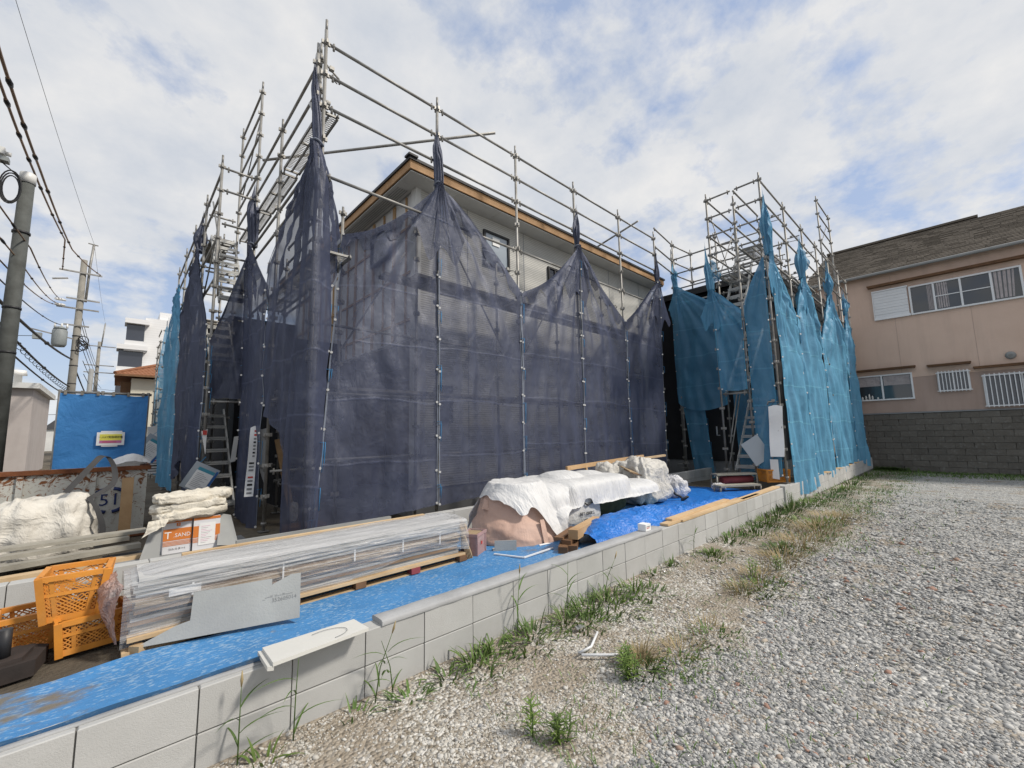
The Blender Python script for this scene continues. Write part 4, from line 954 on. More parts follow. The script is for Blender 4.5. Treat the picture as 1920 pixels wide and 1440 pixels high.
net('big dark net hung from the tallest corner post, bulging low over the dark opening', [seam2, ncol((2.04, 5.82, 4.96), (1.84, 5.42, .42)), ncol((1.73, 5.43, 5.34), (1.79, 5.39, .38)), ncol(K4, (X0-.02, 5.42, .3)), ncol((X0-.02, 5.5, 5.33), (X0-.03, 5.72, .26)), ncol((X0-.01, 5.78, 5.2), (X0-.05, 6.1, .28)), ncol((X0, 6.15, 5.06), (X0, 6.36, 1.35)), ncol((X0, 6.6, 4.87), (X0-.06, 6.8, 1.75)), ncol((X0, 7.15, 4.62), (X0, 7.25, 1.88)), ncol((X0, 7.66, 4.38), (X0, 7.6, 2.05))], 'net_dark', 'hem_dark', [K4], GD, .05, 1.5, 7, 110, 100, .13, axis='y', vf=.03, tails=[(1.70, 5.45, 5.35, 6.5, .055, -.03, .1)])
K5 = (X0, 9.2, 5.29)
net('narrow dark net between the stair opening and the hanging white paper banner', [ncol((X0, 7.62, 4.0), (X0+.02, 7.65, .14)), ncol((X0, 7.95, 4.25), (X0, 8.0, .1)), ncol((X0, 8.4, 4.6), (X0, 8.45, .12)), ncol((X0, 8.85, 5.0), (X0, 8.8, .12)), ncol(K5, (X0, 9.2, .14))], 'net_dark', 'hem_dark', [K5], GD, .04, 1.5, 8, 70, 90, .10, axis='y', tails=[(1.74, 9.2, 5.29, 6.4, .09, 0, .05)])
net('dark net panel hung across the stair opening above the aluminium steps', [ncol((1.16, 9.2, 3.3), (1.2, 9.2, 2.27)), ncol((1.3, 9.2, 3.75), (1.32, 9.2, 2.25)), ncol((1.45, 9.2, 4.3), (1.46, 9.2, 2.27)), ncol((1.6, 9.2, 4.85), (1.6, 9.2, 2.25)), ncol((1.72, 9.2, 5.25), (1.74, 9.2, 2.28))], 'net_dark_dense', 'hem_dark', [(1.73, 9.2, 5.29)], GD, .03, 3, 9, 50, 70, .05)
net('dark net gathered on the post beside the document pouch', [ncol((1.13, 9.32, 3.6), (1.15, 9.3, .5)), ncol((1.12, 10.1, 4.4), (1.13, 9.9, .3)), ncol((1.12, 11.0, 5.3), (1.1, 10.6, .25)), ncol((1.13, 11.4, 5.74), (1.12, 11.4, 1.2)), ncol((1.10, 12.0, 5.3), (1.1, 12.2, .7)), ncol((1.08, 13.4, 4.6), (1.1, 13.4, .6))], 'net_dark_dense', 'hem_dark', [(1.13, 11.4, 5.74)], GD, .07, 1.6, 10, 70, 90, .12, axis='y', vf=.04, tails=[(1.15, 11.4, 5.74, 6.55, .1, 0, .1)])
net('blue net at the far end of the dark scaffold, blowing loose over the dark net', [ncol((1.08, 13.5, 4.6), (1.1, 13.2, .3)), ncol((1.05, 14.3, 5.5), (1.08, 14.0, .35)), ncol((1.1, 15.0, 5.9), (1.06, 14.8, .3)), ncol((.98, 15.6, 4.6), (1.02, 15.6, .35)), ncol((1.0, 16.4, 4.2), (1.05, 16.2, .3))], 'net_blue', 'hem_blue', [(1.1, 15.0, 5.9)], GB, .09, 1.4, 11, 60, 80, .12, axis='y', hems=(False, False), vf=.04)
net('blue net on the distant scaffold in front of the tiled-roof house', [ncol((1.08, 21.95, 3.4), (1.15, 21.95, .3)), ncol((1.3, 21.95, 6.2), (1.4, 21.95, .3)), ncol((1.7, 21.95, 3.9), (1.75, 21.95, 1.9)), ncol((2.1, 21.95, 5.2), (2.1, 21.95, 1.9)), ncol((2.6, 21.95, 5.6), (2.6, 21.95, .4))], 'net_blue', 'hem_blue', [], GB, .06, 1.2, 12, 50, 60, .0, hems=(False, False))
YB = 2.63
def bn(label, ks, cols, seed, **k): return net(label, cols, 'net_blue_dense', 'hem_blue', ks, GB, seed=seed, **k)
KB1, KB2, KB3 = (10.56, YB, 5.45), (13.5, YB, 5.6), (17.0, YB, 5.85)
bn('sunlit blue net at the scaffold corner hanging to the ground over the wall end', [KB1], [ncol(KB1, (10.6, YB-.06, .12)), ncol((11.0, YB, 5.2), (11.3, YB-.14, .08)), ncol((11.7, YB, 4.8), (12.1, YB-.16, .1)), ncol((12.35, YB, 4.3), (12.5, YB-.1, .16))], 21, amp=.08, fr=1.1, rf=.14, ns=60, nt=90, vf=.04, tails=[(10.52, 2.64, 5.45, 6.75, .16, -.03, 0)])
bn('blue net with a loose flapping top beside the sunlit corner net', [KB2], [ncol((12.4, YB, 4.3), (12.45, YB-.06, .2)), ncol((12.9, YB, 5.0), (12.9, YB-.06, .3)), ncol(KB2, (13.5, YB-.1, .42)), ncol((14.2, YB-.05, 5.0), (14.1, YB-.12, .2)), ncol((14.95, YB, 4.1), (14.8, YB-.06, .4))], 22, amp=.1, fr=1.0, rf=.16, ns=60, nt=90, vf=.05, tails=[(13.5, 2.66, 5.6, 6.7, .17, .1, 0)])
bn('blue net tied in a twisted knot over the orange jack boards', [KB3], [ncol((15.0, YB, 4.1), (15.0, YB-.06, .42)), ncol((15.8, YB, 4.9), (15.7, YB-.1, .15)), ncol(KB3, (16.6, YB-.1, .42)), ncol((17.9, YB-.1, 4.8), (17.6, YB-.1, .35)), ncol((18.6, YB, 4.2), (18.4, YB-.06, .42))], 23, amp=.11, fr=1.0, rf=.17, ns=60, nt=90, vf=.05, tails=[(17.0, 2.66, 5.85, 6.9, .17, .1, 0)])
bn('blue net nearest the pink house at the scaffold end', [(19.6, YB, 5.7)], [ncol((18.6, YB, 4.2), (18.5, YB-.05, .42)), ncol((19.1, YB, 5.0), (19.0, YB-.1, .3)), ncol((19.6, YB, 5.7), (19.7, YB-.12, .15)), ncol((20.3, YB, 5.0), (20.4, YB-.1, .1)), ncol((20.9, YB+.1, 4.4), (21.1, YB, .1))], 24, amp=.1, fr=1.1, rf=.15, ns=60, nt=90, vf=.05, tails=[(19.6, 2.66, 5.7, 6.5, .15, .1, 0)])
KB4 = (10.44, 2.74, 5.4)
net('shaded blue net between the scaffold corner and the stair opening', [ncol(KB4, (10.46, 2.76, .5)), ncol((10.44, 2.9, 5.1), (10.46, 2.92, .45)), ncol((10.45, 3.08, 4.75), (10.46, 3.07, .5)), ncol((10.45, 3.23, 4.35), (10.46, 3.2, .6))], 'net_blue', 'hem_blue', [KB4], GB, .03, 2, 25, 40, 90, .05, axis='y')
KB5 = (10.45, 3.93, 4.9)
net('blue net cut short above the blue scaffold stair opening', [ncol((10.45, 3.30, 4.3), (10.46, 3.3, 2.42)), ncol((10.45, 3.5, 4.5), (10.46, 3.5, 2.4)), ncol((10.45, 3.72, 4.75), (10.46, 3.7, 2.42)), ncol(KB5, (10.46, 3.88, 2.45))], 'net_blue', 'hem_blue', [KB5], GB, .03, 2, 26, 40, 70, .07, axis='y', tails=[(10.47, 3.93, 4.9, 5.95, .13, -.05, .05)])
KB6 = (12.26, 5.64, 5.85)
net('blue net bridging the gap beside the grey house, sagging over the dark entrance', [ncol((12.26, 4.35, 5.0), (12.26, 4.4, 2.2)), ncol((12.26, 4.8, 5.3), (12.2, 4.85, 2.08)), ncol((12.26, 5.3, 5.65), (12.2, 5.3, 2.1)), ncol(KB6, (12.26, 5.7, 2.25)), ncol((12.3, 5.85, 5.2), (12.3, 5.8, 2.4))], 'net_blue', 'hem_blue', [KB6], GB, .05, 1.6, 27, 50, 70, .08, axis='y', tails=[(12.28, 5.64, 5.85, 6.6, .12, 0, .05)])
net('narrow blue net hanging below the sagging one by the dark entrance', [ncol((12.3, 5.05, 2.15), (12.2, 4.85, .2)), ncol((12.3, 5.3, 2.15), (12.25, 5.15, .12)), ncol((12.3, 5.66, 2.2), (12.25, 5.4, .15))], 'net_blue', 'hem_blue', [], GB, .05, 2, 28, 30, 50, .0, axis='y')

net('blue net hanging behind the blue scaffold stair treads', [ncol((12.28, 3.15, 2.5), (12.28, 3.15, .2)), ncol((12.28, 3.5, 2.5), (12.25, 3.5, .15)), ncol((12.28, 3.85, 2.5), (12.28, 3.85, .2)), ncol((12.28, 4.25, 2.5), (12.28, 4.2, .2))], 'net_blue', 'hem_blue', [], GB, .04, 2, 29, 30, 40, .0, axis='y', hems=(False, False))
# ------------------------------------------------------------------ wrapped bundle of panels on its pallet
rd = random.Random(3)
B = thing('panel_bundle', 'long bundle of siding panels wrapped in clear film on a wooden pallet', 'panel bundle', (1.4, 3.8, .22))
bx0, bx1, by0, by1 = .14, 2.68, 3.62, 4.12
PA = thing('long_pallet', 'long low pale wooden pallet under the film-wrapped panel bundle', 'pallet', (1.4, 3.8, .22))
for y in (by0+.0, (by0+by1)/2, by1): MB().bar((bx0-.02, y, .232), (2.74, y+.06, .232), .09, .022).build('runner_board', 'wood_pale', PA)
for i, x in enumerate((.5, 1.08, 1.6, 2.12, 2.66)):
    for y in (by0+.015, by1+.02): box('spacer_block', 'wood_dark' if i != 3 else 'red_fabric', (x-.045, y-.04, .2435), (x+.045, y+.04, .2935), PA)
for y in (by0+.0, (by0+by1)/2+.03, by1): MB().bar((bx0, y, .306), (2.7, y+.04, .306), .09, .022).build('deck_board', 'wood_pale', PA)
z = .318; k = 0
for mat, h, off in (('panel_edge', .03, 0), ('pipe_grey', .022, .02), ('brown_paper', .028, .0), ('panel_edge', .02, .015), ('glass_navy', .03, .05), ('brown_paper', .05, .012), ('cardboard', .045, .0), ('brown_paper', .03, .02), ('panel_edge', .018, .004), ('grey_board', .018, .012), ('panel_edge', .02, .0), ('panel_edge', .02, .016), ('panel_edge', .02, .004), ('grey_board', .02, .01), ('panel_edge', .022, .0)):
    h *= .82
    for j in range(max(1, round(h/.016))):
        hh = h/max(1, round(h/.016)); e = rd.uniform(-.02, .02)
        box('panel', mat, (bx0+.02+e, by0+.03+off+rd.uniform(0, .012), z), (bx1-.03+e, by1-.02, z+hh-.002), B); z += hh
ztop = z
for x in (.45, 1.0, 1.55, 2.0, 2.4): box('tape_strip', 'paper', (x, by0+.012, .48+rd.uniform(-.08, .05)), (x+.012, by0+.018, .56), B)
box('packing_slip', 'paper', (.33, by0+.010, .50), (.5, by0+.017, .55), B)
box('wood_batten', 'wood_pale', (bx0+.3, by1+.03, ztop-.03), (2.55, by1+.075, ztop+.012), B)
fc = []
for i in range(9):
    x = bx0-.03 + (bx1+.05-bx0+.03)*i/8; lift = .0 if i < 6 else .0
    lo = .36 + .05*math.sin(i*1.3) - (.1 if i < 2 else 0) + (.03 if i > 6 else 0)
    sl = .0 if i > 0 else .03; fc.append([(x, by1+.05, .42), (x, by1+.02, ztop-.02-sl), (x, by1-.08, ztop+.022-sl), (x, by0+.12, ztop+.022-sl), (x, by0-.0, ztop-.01-sl), (x, by0-.015, ztop-.12), (x, by0-.03, .5), (x, by0-.02+.02*math.sin(i*2.2), lo)])
sheet('plastic_film', 'film', fc, 150, 60, .010, 5, 2, B, (.45, 1, 1.6))
sheet('film_end', 'film_pink', [[(bx0-.02, by0+.0, ztop-.02), (bx0-.05, by0, .5), (bx0-.03, by0-.02, .3)], [(bx0-.06, by0+.2, ztop+.0), (bx0-.13, by0+.2, .55), (bx0-.06, by0+.15, .29)], [(bx0-.05, by1, ztop-.03), (bx0-.12, by1-.02, .55), (bx0-.05, by1, .32)]], 30, 40, .025, 7, 4, B)
sheet('film_end', 'film', [[(bx1+.02, by0+.0, ztop-.02), (bx1+.05, by0, .5), (bx1+.02, by0-.02, .36)], [(bx1+.05, by0+.2, ztop+.0), (bx1+.08, by0+.2, .55), (bx1+.05, by0+.15, .36)], [(bx1+.02, by1, ztop-.03), (bx1+.05, by1-.02, .55), (bx1+.02, by1, .36)]], 30, 40, .02, 7, 5, B)
# grey offcut boards
def lean_poly(pts2, o, xd, yd, th): m = frame(o, xd, yd); return MB().poly([m @ Vector((a, b, 0)) for a, b in pts2], th, m.to_3x3() @ Vector((0, 0, -1)))
gb_o, gb_x, gb_y = (.17, 3.565, .262), (.84, -.27, .012), (.03, .12, .30)
gb = lean_poly([(0, 0), (.90, -.005), (.90, .285), (.84, .285), (.72, .235), (.72, .275), (.27, .265), (.27, .10), (.2, .085)], gb_o, gb_x, gb_y, .012).build('offcut_board', 'grey_board', None, 'notched grey cement board offcut leaning on the wrapped panel bundle', 'board')
mm = frame(gb_o, gb_x, gb_y)
text('stamp', '352605014', .034, 'ink_soft', mm @ Matrix.Translation((.80, .135, .0015)) @ Matrix.Rotation(math.radians(2), 4, 'Z'), gb, .0004)
text('stamp', '_-~= =-~=~-~', .032, 'ink_soft', mm @ Matrix.Translation((.76, .16, .0015)) @ Matrix.Rotation(math.radians(2), 4, 'Z'), gb, .0004)
wb = MB().poly([(.635, 2.395, .412), (1.135, 2.44, .405), (1.135, 2.645, .393), (.645, 2.64, .397)], .018, (0, 0, 1)).build('siding_offcut', 'white_board', None, 'white siding offcut with a pencilled arc lying over the block wall top', 'board')
arc = [(.93+.11*math.cos(a), 2.52+.075*math.sin(a), .4245-.05*(.075*math.sin(a))) for a in [math.radians(d) for d in range(-80, 130, 10)]]
MB().tube(arc, .0016, 5).build('pencil_arc', 'ink_soft', wb)
MB().poly([(.612, 2.40, .398), (.64, 2.398, .392), (.648, 2.64, .38), (.624, 2.64, .384)], .02, (0, 0, 1)).build('tongue_edge', 'white_board', wb)
MB().bar((.17, 3.60, .25), (.215, 3.55, .25), .05, .05).build('wood_block', 'wood_pale', None, 'small wood block under the tip of the grey offcut board', 'wood block')
# ------------------------------------------------------------------ crates
def crate(o, xd, L, W, Hh, label, group, mat='orange_plastic', flare=.02, mesh=True, sl=6):
    t = thing('plastic_crate', label, 'crate', o, group); x = Vector((math.cos(xd), math.sin(xd), 0)); y = Vector((-x.y, x.x, 0)); O = Vector(o)
    def P(a, b, c): k = flare*c/Hh; return O + x*(a+(k if a > L/2 else -k)) + y*(b+(k if b > W/2 else -k)) + Vector((0, 0, c))
    th = .012
    f = MB()   # floor and frame
    f.poly([P(0, 0, 0), P(L, 0, 0), P(L, W, 0), P(0, W, 0)], .01, (0, 0, 1)); f.build('floor', mat, t)
    r = MB()
    for c, hgt, w in ((Hh-.012, .03, .03), (.02, .035, .016), (Hh*.6, .02, .014)):
        for a, b in (((0, 0), (L, 0)), ((L, 0), (L, W)), ((L, W), (0, W)), ((0, W), (0, 0))): r.bar(P(*a, c), P(*b, c), w, hgt)
    r.build('rim', mat, t)
    for (a, b) in ((0, 0), (L, 0), (L, W), (0, W)): MB().bar(P(a, b, 0), P(a, b, Hh), .035, .035).build('corner_post', mat, t)
    for (p, q, LL) in (((0, 0), (L, 0), L), ((L, 0), (L, W), W), ((L, W), (0, W), L), ((0, W), (0, 0), W)):
        w = MB(); p, q = Vector(p), Vector(q)
        for k in (.22, .78): c = p.lerp(q, k); w.bar(P(*c, .02), P(*c, Hh-.02), .012, .02)
        # lattice of crossing ribs, closed bands left solid
        step = .024
        for u0, u1 in ((.06, .2), (.24, .76), (.8, .94)):
            for z0, z1 in ((.04, Hh*.58), (Hh*.64, Hh-.03)):
                du = (u1-u0)*LL; dz = z1-z0; n = int((du+dz)/step)
                for i in range(1, n):
                    s = i*step
                    for mir in (0, 1):
                        a0 = (min(s, du), max(0, s-du)); a1 = (max(0, s-dz), min(s, dz))
                        pts = []
                        for (uu, zz) in (a0, a1):
                            un = u0+uu/LL if not mir else u1-uu/LL; c = p.lerp(q, un); pts.append(P(c.x, c.y, z0+zz))
                        w.bar(pts[0], pts[1], .006, .006)
        w.build('side_panel', mat, t)
    return t
crate((-.15, 3.86, .222), math.radians(8), .29, .24, .205, 'lower orange mesh crate standing on the dirt at the end of the bundle', 'orange mesh crates')
crate((-.235, 3.93, .415), math.radians(-4), .235, .25, .28, 'upper orange mesh crate holding white scraps, stacked on the crate below', 'orange mesh crates', flare=.035)
crate((-.42, 4.05, .222), math.radians(5), .27, .25, .235, 'orange mesh crate behind the dark rubber sign base', 'orange mesh crates')
blob('scrap_pile', 'bag_grey', (-.04, 4.05, .5), (.09, .09, .16), .8, .03, 12, 3, None, 24, 14, label='crumpled white scraps inside the upper orange crate', cat='scraps')
crate((10.3, 3.0, .37), math.radians(-42), .45, .3, .27, 'orange crate by the wall end under the hanging white banner', None)
# dark rubber sign weight and its post stub
wt = thing('sign_base', 'dark brown rubber sign base with a thick post stub on the dirt', 'sign base', (-.38, 3.8, .22))
MB().poly([(-.62, 3.62, .215), (-.235, 3.70, .215), (-.2, 3.92, .215), (-.28, 4.0, .215), (-.62, 3.95, .215)], .085, (0, 0, 1)).build('base', 'rubber_base', wt)
MB().poly([(-.58, 3.66, .3), (-.29, 3.73, .3), (-.26, 3.88, .3), (-.32, 3.95, .3), (-.58, 3.9, .3)], .02, (0, 0, 1)).build('top_ridge', 'rubber_base', wt)
tube('post_stub', 'black_metal', [(-.37, 3.80, .32), (-.37, 3.80, .47)], .03, wt)
# ------------------------------------------------------------------ things right of the bundle
for i in range(5): MB().poly([(2.72+.018*i, 3.62, .237), (2.98+.02*i, 4.02, .237), (2.93+.02*i, 4.02, .58-.02*i), (2.66+.018*i, 3.66, .56-.03*i)], .006, (1, -.6, 0)).build('leaning_board', 'cardboard', None, 'thin brown board in the stack leaning between the bundle and the pink box', 'board', 'thin brown boards leaning together')
pk = thing('storage_box', 'dusty pink plastic box with a rimmed top beside the bundle end', 'storage box', (2.98, 3.8, .23))
ang = math.radians(30); ux = Vector((math.cos(ang), math.sin(ang), 0)); uy = Vector((-ux.y, ux.x, 0)); O = Vector((2.86, 3.63, .237))
def pb(a0, a1, b0, b1, z0, z1): return [O+ux*a0+uy*b0+Vector((0, 0, z0)), O+ux*a1+uy*b0+Vector((0, 0, z0)), O+ux*a1+uy*b1+Vector((0, 0, z0)), O+ux*a0+uy*b1+Vector((0, 0, z0))], z1-z0
for nm, a in (('side', (0, .26, 0, .012, 0, .22)), ('side', (0, .26, .17, .182, 0, .22)), ('side', (0, .012, .013, .169, 0, .22)), ('side', (.248, .26, .013, .169, 0, .22)), ('bottom', (.013, .247, .013, .169, .004, .016)), ('rim', (-.012, .272, -.012, .0, .195, .225)), ('rim', (-.012, .0, .001, .18, .195, .225)), ('rim', (.26, .272, .001, .18, .195, .225)), ('rim', (-.012, .272, .182, .194, .195, .225)), ('rib', (.0, .022, -.009, -.0005, 0, .194)), ('rib', (.238, .26, -.009, -.0005, 0, .194)), ('lid', (.02, .2, .02, .16, .214, .222))):
    p, h = pb(*a); MB().poly(p, h, (0, 0, 1)).build(nm, 'pink_plastic' if nm != 'lid' else 'cardboard', pk)
MB().poly([O+ux*.115+uy*-.004+Vector((0, 0, .1)), O+ux*.15+uy*-.004+Vector((0, 0, .1)), O+ux*.15+uy*-.004+Vector((0, 0, .13)), O+ux*.115+uy*-.004+Vector((0, 0, .13))], .003, tuple(-uy)).build('red_mark', 'ink_red', pk)
MB().bar((3.13, 3.66, .29), (3.33, 3.52, .285), .012, .11).bar((3.14, 3.70, .243), (3.34, 3.56, .243), .09, .012).build('angle_offcut', 'grey_board', None, 'short grey angle-shaped offcut on the blue sheet beside the pink box', 'offcut')
MB().bar((3.02, 3.54, .25), (3.14, 3.22, .25), .02, .012).bar((3.14, 3.215, .25), (3.62, 3.24, .252), .02, .012).build('plastic_strip', 'alu_white', None, 'bent pale plastic strip on the blue sheet before the pink bag', 'strip')
MB().poly([(3.6, 3.42, .245), (3.76, 3.40, .245), (3.74, 3.44, .247), (3.62, 3.45, .247)], .004, (0, 0, 1)).build('paper_scrap', 'paper', None, 'white paper scrap on the blue sheet by the timber stack', 'scrap')
# pink bulk bag with white sheet over it
pkb = slump('bulk_bag', 'bag_pink', (3.86, 4.02, .235), .60, .56, .60, 11, .055, None, .55, lean=(-.1, .12), label='salmon pink bulk bag slumped beside the pink box, half under a white sheet', cat='bag')
sheet('loop_strap', 'bag_pink', [[(3.72, 3.52, .50), (3.70, 3.47, .36), (3.70, 3.44, .25)], [(3.78, 3.51, .50), (3.77, 3.46, .36), (3.76, 3.43, .25)]], 4, 16, .003, 9, 1, pkb)
sheet('ruffle', 'bag_pink', [[(3.32, 4.12, .62), (3.36, 4.02, .6), (3.42, 3.95, .55)], [(3.4, 4.16, .72), (3.45, 4.05, .68), (3.5, 3.98, .6)]], 12, 16, .03, 9, 6, pkb)
ws1 = drape('white_sheet', 'sheet_white', ((3.42, 3.82), (3.98, 3.30), (4.70, 3.85), (3.46, 4.75)), [sup_slump((3.84, 4.06, .235), .68, .64, .66, .55), sup_blob((4.3, 4.0, .235), (.38, .45, .60), .7), sup_blob((4.2, 3.62, .235), (.2, .22, .34), .9)], .25, 120, 110, 9, .03, 4.2, 21, .06, 'crumpled white sheet draped over the salmon pink bag', 'sheet')
nb = blob('bulk_bag', 'bag_netwt', (4.72, 3.98, .235), (.45, .38, .55), .45, .012, 3, 14, None, 64, 36, .1, label='white bulk bag printed NET under the smooth white tarp', cat='bag')
mt = frame((4.70, 3.575, .43), (.9, -.06, -.02), (.02, .06, .9))
text('print', 'NET 1000KG', .062, 'ink_black', mt, nb, .002, .85); text('print', '2025-03 01', .055, 'ink_black', mt @ Matrix.Translation((.02, -.085, .006)), nb, .002, .85)
tube('bag_strap', 'strap', [(4.6, 3.6, .60), (4.72, 3.575, .54), (4.95, 3.60, .58), (5.0, 3.63, .62)], .012, nb)
db = blob('bulk_bag', 'bag_dark', (5.6, 4.1, .235), (.5, .36, .5), .6, .03, 4, 15, None, 48, 28, label='dark grey bag in shade under the right part of the white tarp', cat='bag')
drape('white_tarp', 'sheet_white', ((4.36, 3.555), (6.78, 3.50), (6.95, 4.72), (4.35, 4.72)), [sup_blob((5.15, 4.17, .235), (.80, .59, .62), .28), sup_blob((4.85, 4.15, .3), (.42, .4, .64), .8), sup_blob((5.5, 4.15, .3), (.4, .4, .6), .9), sup_blob((6.25, 4.12, .235), (.55, .56, .46), .45)], .53, 160, 110, 4, .024, 3.6, 31, .07, 'smooth white tarp spread over the bags, its hem hanging free', 'tarp')
# crumpled used bulk bags with a cardboard on top
ub = blob('bulk_bag', 'bag_grey', (7.02, 4.12, .235), (.45, .42, .80), .5, .12, 2.6, 16, None, 130, 76, .35, label='tall crumpled dirty white bulk bag with black straps behind the white tarp', cat='bag')
MB().tube([(7.42, 4.0, .86), (7.46, 3.85, .66), (7.5, 3.78, .45), (7.52, 3.72, .36), (7.6, 3.66, .32), (7.56, 3.6, .26)], .02, 6).build('strap', 'strap', ub)
MB().tube([(7.52, 3.62, .27), (7.6, 3.55, .33), (7.72, 3.58, .31), (7.7, 3.66, .25)], .018, 6).build('strap', 'strap', ub)
blob('bulk_bag', 'bag_grey', (6.75, 4.5, .5), (.42, .28, .46), .7, .11, 3.4, 18, None, 80, 46, .2, label='crumpled white bag heaped against the wooden frame', cat='bag')
blob('bulk_bag', 'bag_grey', (7.45, 4.45, .55), (.26, .2, .52), .8, .12, 3.8, 19, None, 60, 40, .1, label='peaked crumpled bag on top of the pile', cat='bag')
MB().poly([(6.45, 3.98, .83), (6.95, 3.85, .71), (7.2, 4.25, .80), (6.72, 4.36, .90)], .018, (0, 0, 1)).build('cardboard_sheet', 'cardboard', None, 'flattened brown cardboard lying on the crumpled bulk bags', 'cardboard')
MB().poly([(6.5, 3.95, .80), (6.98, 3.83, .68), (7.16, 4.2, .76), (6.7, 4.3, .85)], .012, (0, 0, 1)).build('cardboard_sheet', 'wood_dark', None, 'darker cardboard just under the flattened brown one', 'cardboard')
MB().bar((7.35, 4.32, .99), (7.85, 4.05, 1.04), .07, .035).build('wood_stick', 'wood_pale', None, 'short pale stick of wood on the crumpled bag pile', 'wood stick')
wf = thing('ladder_rack', 'pale wooden ladder-like frame leaning behind the bag pile', 'wood frame', (7, 4.75, .3))
MB().bar((5.75, 4.78, .90), (8.3, 4.78, .98), .045, .07).build('top_bar', 'wood_fresh', wf); MB().bar((5.75, 4.70, .40), (8.3, 4.70, .46), .045, .07).build('bottom_bar', 'wood_fresh', wf)
for i in range(6): x = 5.8+.49*i; MB().bar((x, 4.775, .87+.016*i), (x, 4.705, .43), .04, .04).build('rung', 'wood_fresh', wf)
blob('plastic_wrap', 'film_clear', (7.95, 4.05, .235), (.28, .35, .42), .7, .07, 5, 41, None, 50, 30, .3, label='heap of clear crumpled plastic wrap at the end of the bag pile', cat='plastic wrap')
# timber stack and blue tarp mound
ti = [((3.55, 3.04, .265), (3.95, 3.32, .265), .1, .08, 'wood_dark'), ((3.66, 3.00, .265), (4.06, 3.28, .265), .1, .08, 'wood_dark'), ((3.66, 3.08, .327), (4.3, 3.32, .327), .1, .045, 'wood_dark'), ((3.74, 3.05, .40), (4.7, 3.42, .36), .11, .1, 'wood_fresh'), ((3.62, 3.16, .362), (4.2, 3.4, .352), .1, .025, 'wood_dark')]
for i, (p, q, w, h, m_) in enumerate(ti): MB().bar(p, q, w, h).build('timber', m_, None, ['dark squared timber at the bottom of the small stack, nearest the bags', 'dark squared timber at the bottom of the small stack, nearest the wall', 'dark flat board in the middle of the small timber stack', 'thick light brown beam on top of the small timber stack, running under the blue tarp', 'thin dark board slipped into the small timber stack'][i], 'timber', 'timber stack by the blue tarp')
MB().bar((3.98, 2.84, .31), (4.6, 2.98, .325), .07, .035).build('timber', 'wood_pale', None, 'pale batten poking out from under the blue tarp mound', 'timber', 'timber stack by the blue tarp')
sheet('blue_tarp', 'tarp_blue', [[(3.86, 2.74, .26), (3.88, 2.85, .30), (3.93, 2.98, .36), (4.0, 3.12, .34), (4.1, 3.25, .28)], [(4.3, 2.74, .27), (4.32, 2.85, .36), (4.36, 3.0, .44), (4.42, 3.2, .42), (4.5, 3.42, .3)], [(4.9, 2.72, .30), (4.9, 2.86, .40), (4.95, 3.02, .47), (5.0, 3.25, .43), (5.1, 3.5, .3)], [(5.5, 2.70, .33), (5.5, 2.85, .43), (5.52, 3.0, .47), (5.6, 3.2, .42), (5.7, 3.45, .28)], [(6.1, 2.70, .31), (6.1, 2.82, .40), (6.1, 2.95, .40), (6.15, 3.12, .34), (6.2, 3.3, .26)], [(6.9, 2.72, .30), (6.9, 2.86, .37), (6.9, 3.0, .37), (6.9, 3.12, .32), (6.95, 3.25, .26)], [(7.9, 2.76, .28), (7.9, 2.88, .33), (7.9, 3.0, .33), (7.9, 3.1, .3), (7.95, 3.2, .25)]], 130, 50, .055, 3.2, 51, None, label='glossy blue tarp bunched in a mound along the block wall', cat='tarp')
bxs = MB().box((4.42, 2.56, WT+.031), (4.53, 2.66, WT+.105)).build('small_carton', 'paper', None, 'small white carton standing on the block wall cap', 'carton'); box('carton_print', 'ink_red', (4.44, 2.5575, WT+.06), (4.5, 2.5597, WT+.066), bxs)
box('carton_print', 'ink_soft', (4.44, 2.5575, WT+.075), (4.515, 2.5597, WT+.083), bxs)
# steps, rolls by the blue stair
for i, (p, q, z) in enumerate((((9.15, 3.62), (9.95, 3.12), .36), ((9.6, 3.85), (10.35, 3.3), .55))):
    s = thing('work_step', ['low weathered plank step on the blue sheet before the scaffold stair', 'higher weathered plank step at the foot of the scaffold stair'][i], 'step', (p[0], p[1], .22), 'plank steps by the stair')
    MB().bar((*p, z), (*q, z), .24, .035).build('plank', 'grey_plank', s)
    for e in (p, q):
        for dx in (-.08, .08): tube('leg', 'galvanised_old', [(e[0]+dx*.6, e[1]+dx, .2), (e[0]+dx*.6, e[1]+dx, z-.02)], .02, s)
tube('fabric_roll', 'red_fabric', [(9.75, 3.75, .42), (10.35, 3.35, .42)], .085, None, 14, label='dark red fabric roll under the plank steps', cat='roll')
blob('plastic_wrap', 'film_clear', (9.5, 3.72, .23), (.2, .15, .16), .8, .04, 8, 61, None, 30, 18, label='small scrap of clear plastic under the plank steps', cat='plastic wrap')
sheet('blue_tarp', 'tarp_blue', [[(6.9, 3.3, .25), (6.9, 4.4, .25)], [(8.3, 3.05, .25), (8.2, 4.7, .25)], [(9.9, 3.0, .25), (9.6, 4.6, .25)]], 60, 30, .008, 3, 55, None, label='flat blue tarp on the ground between the bag pile and the scaffold stair', cat='tarp')
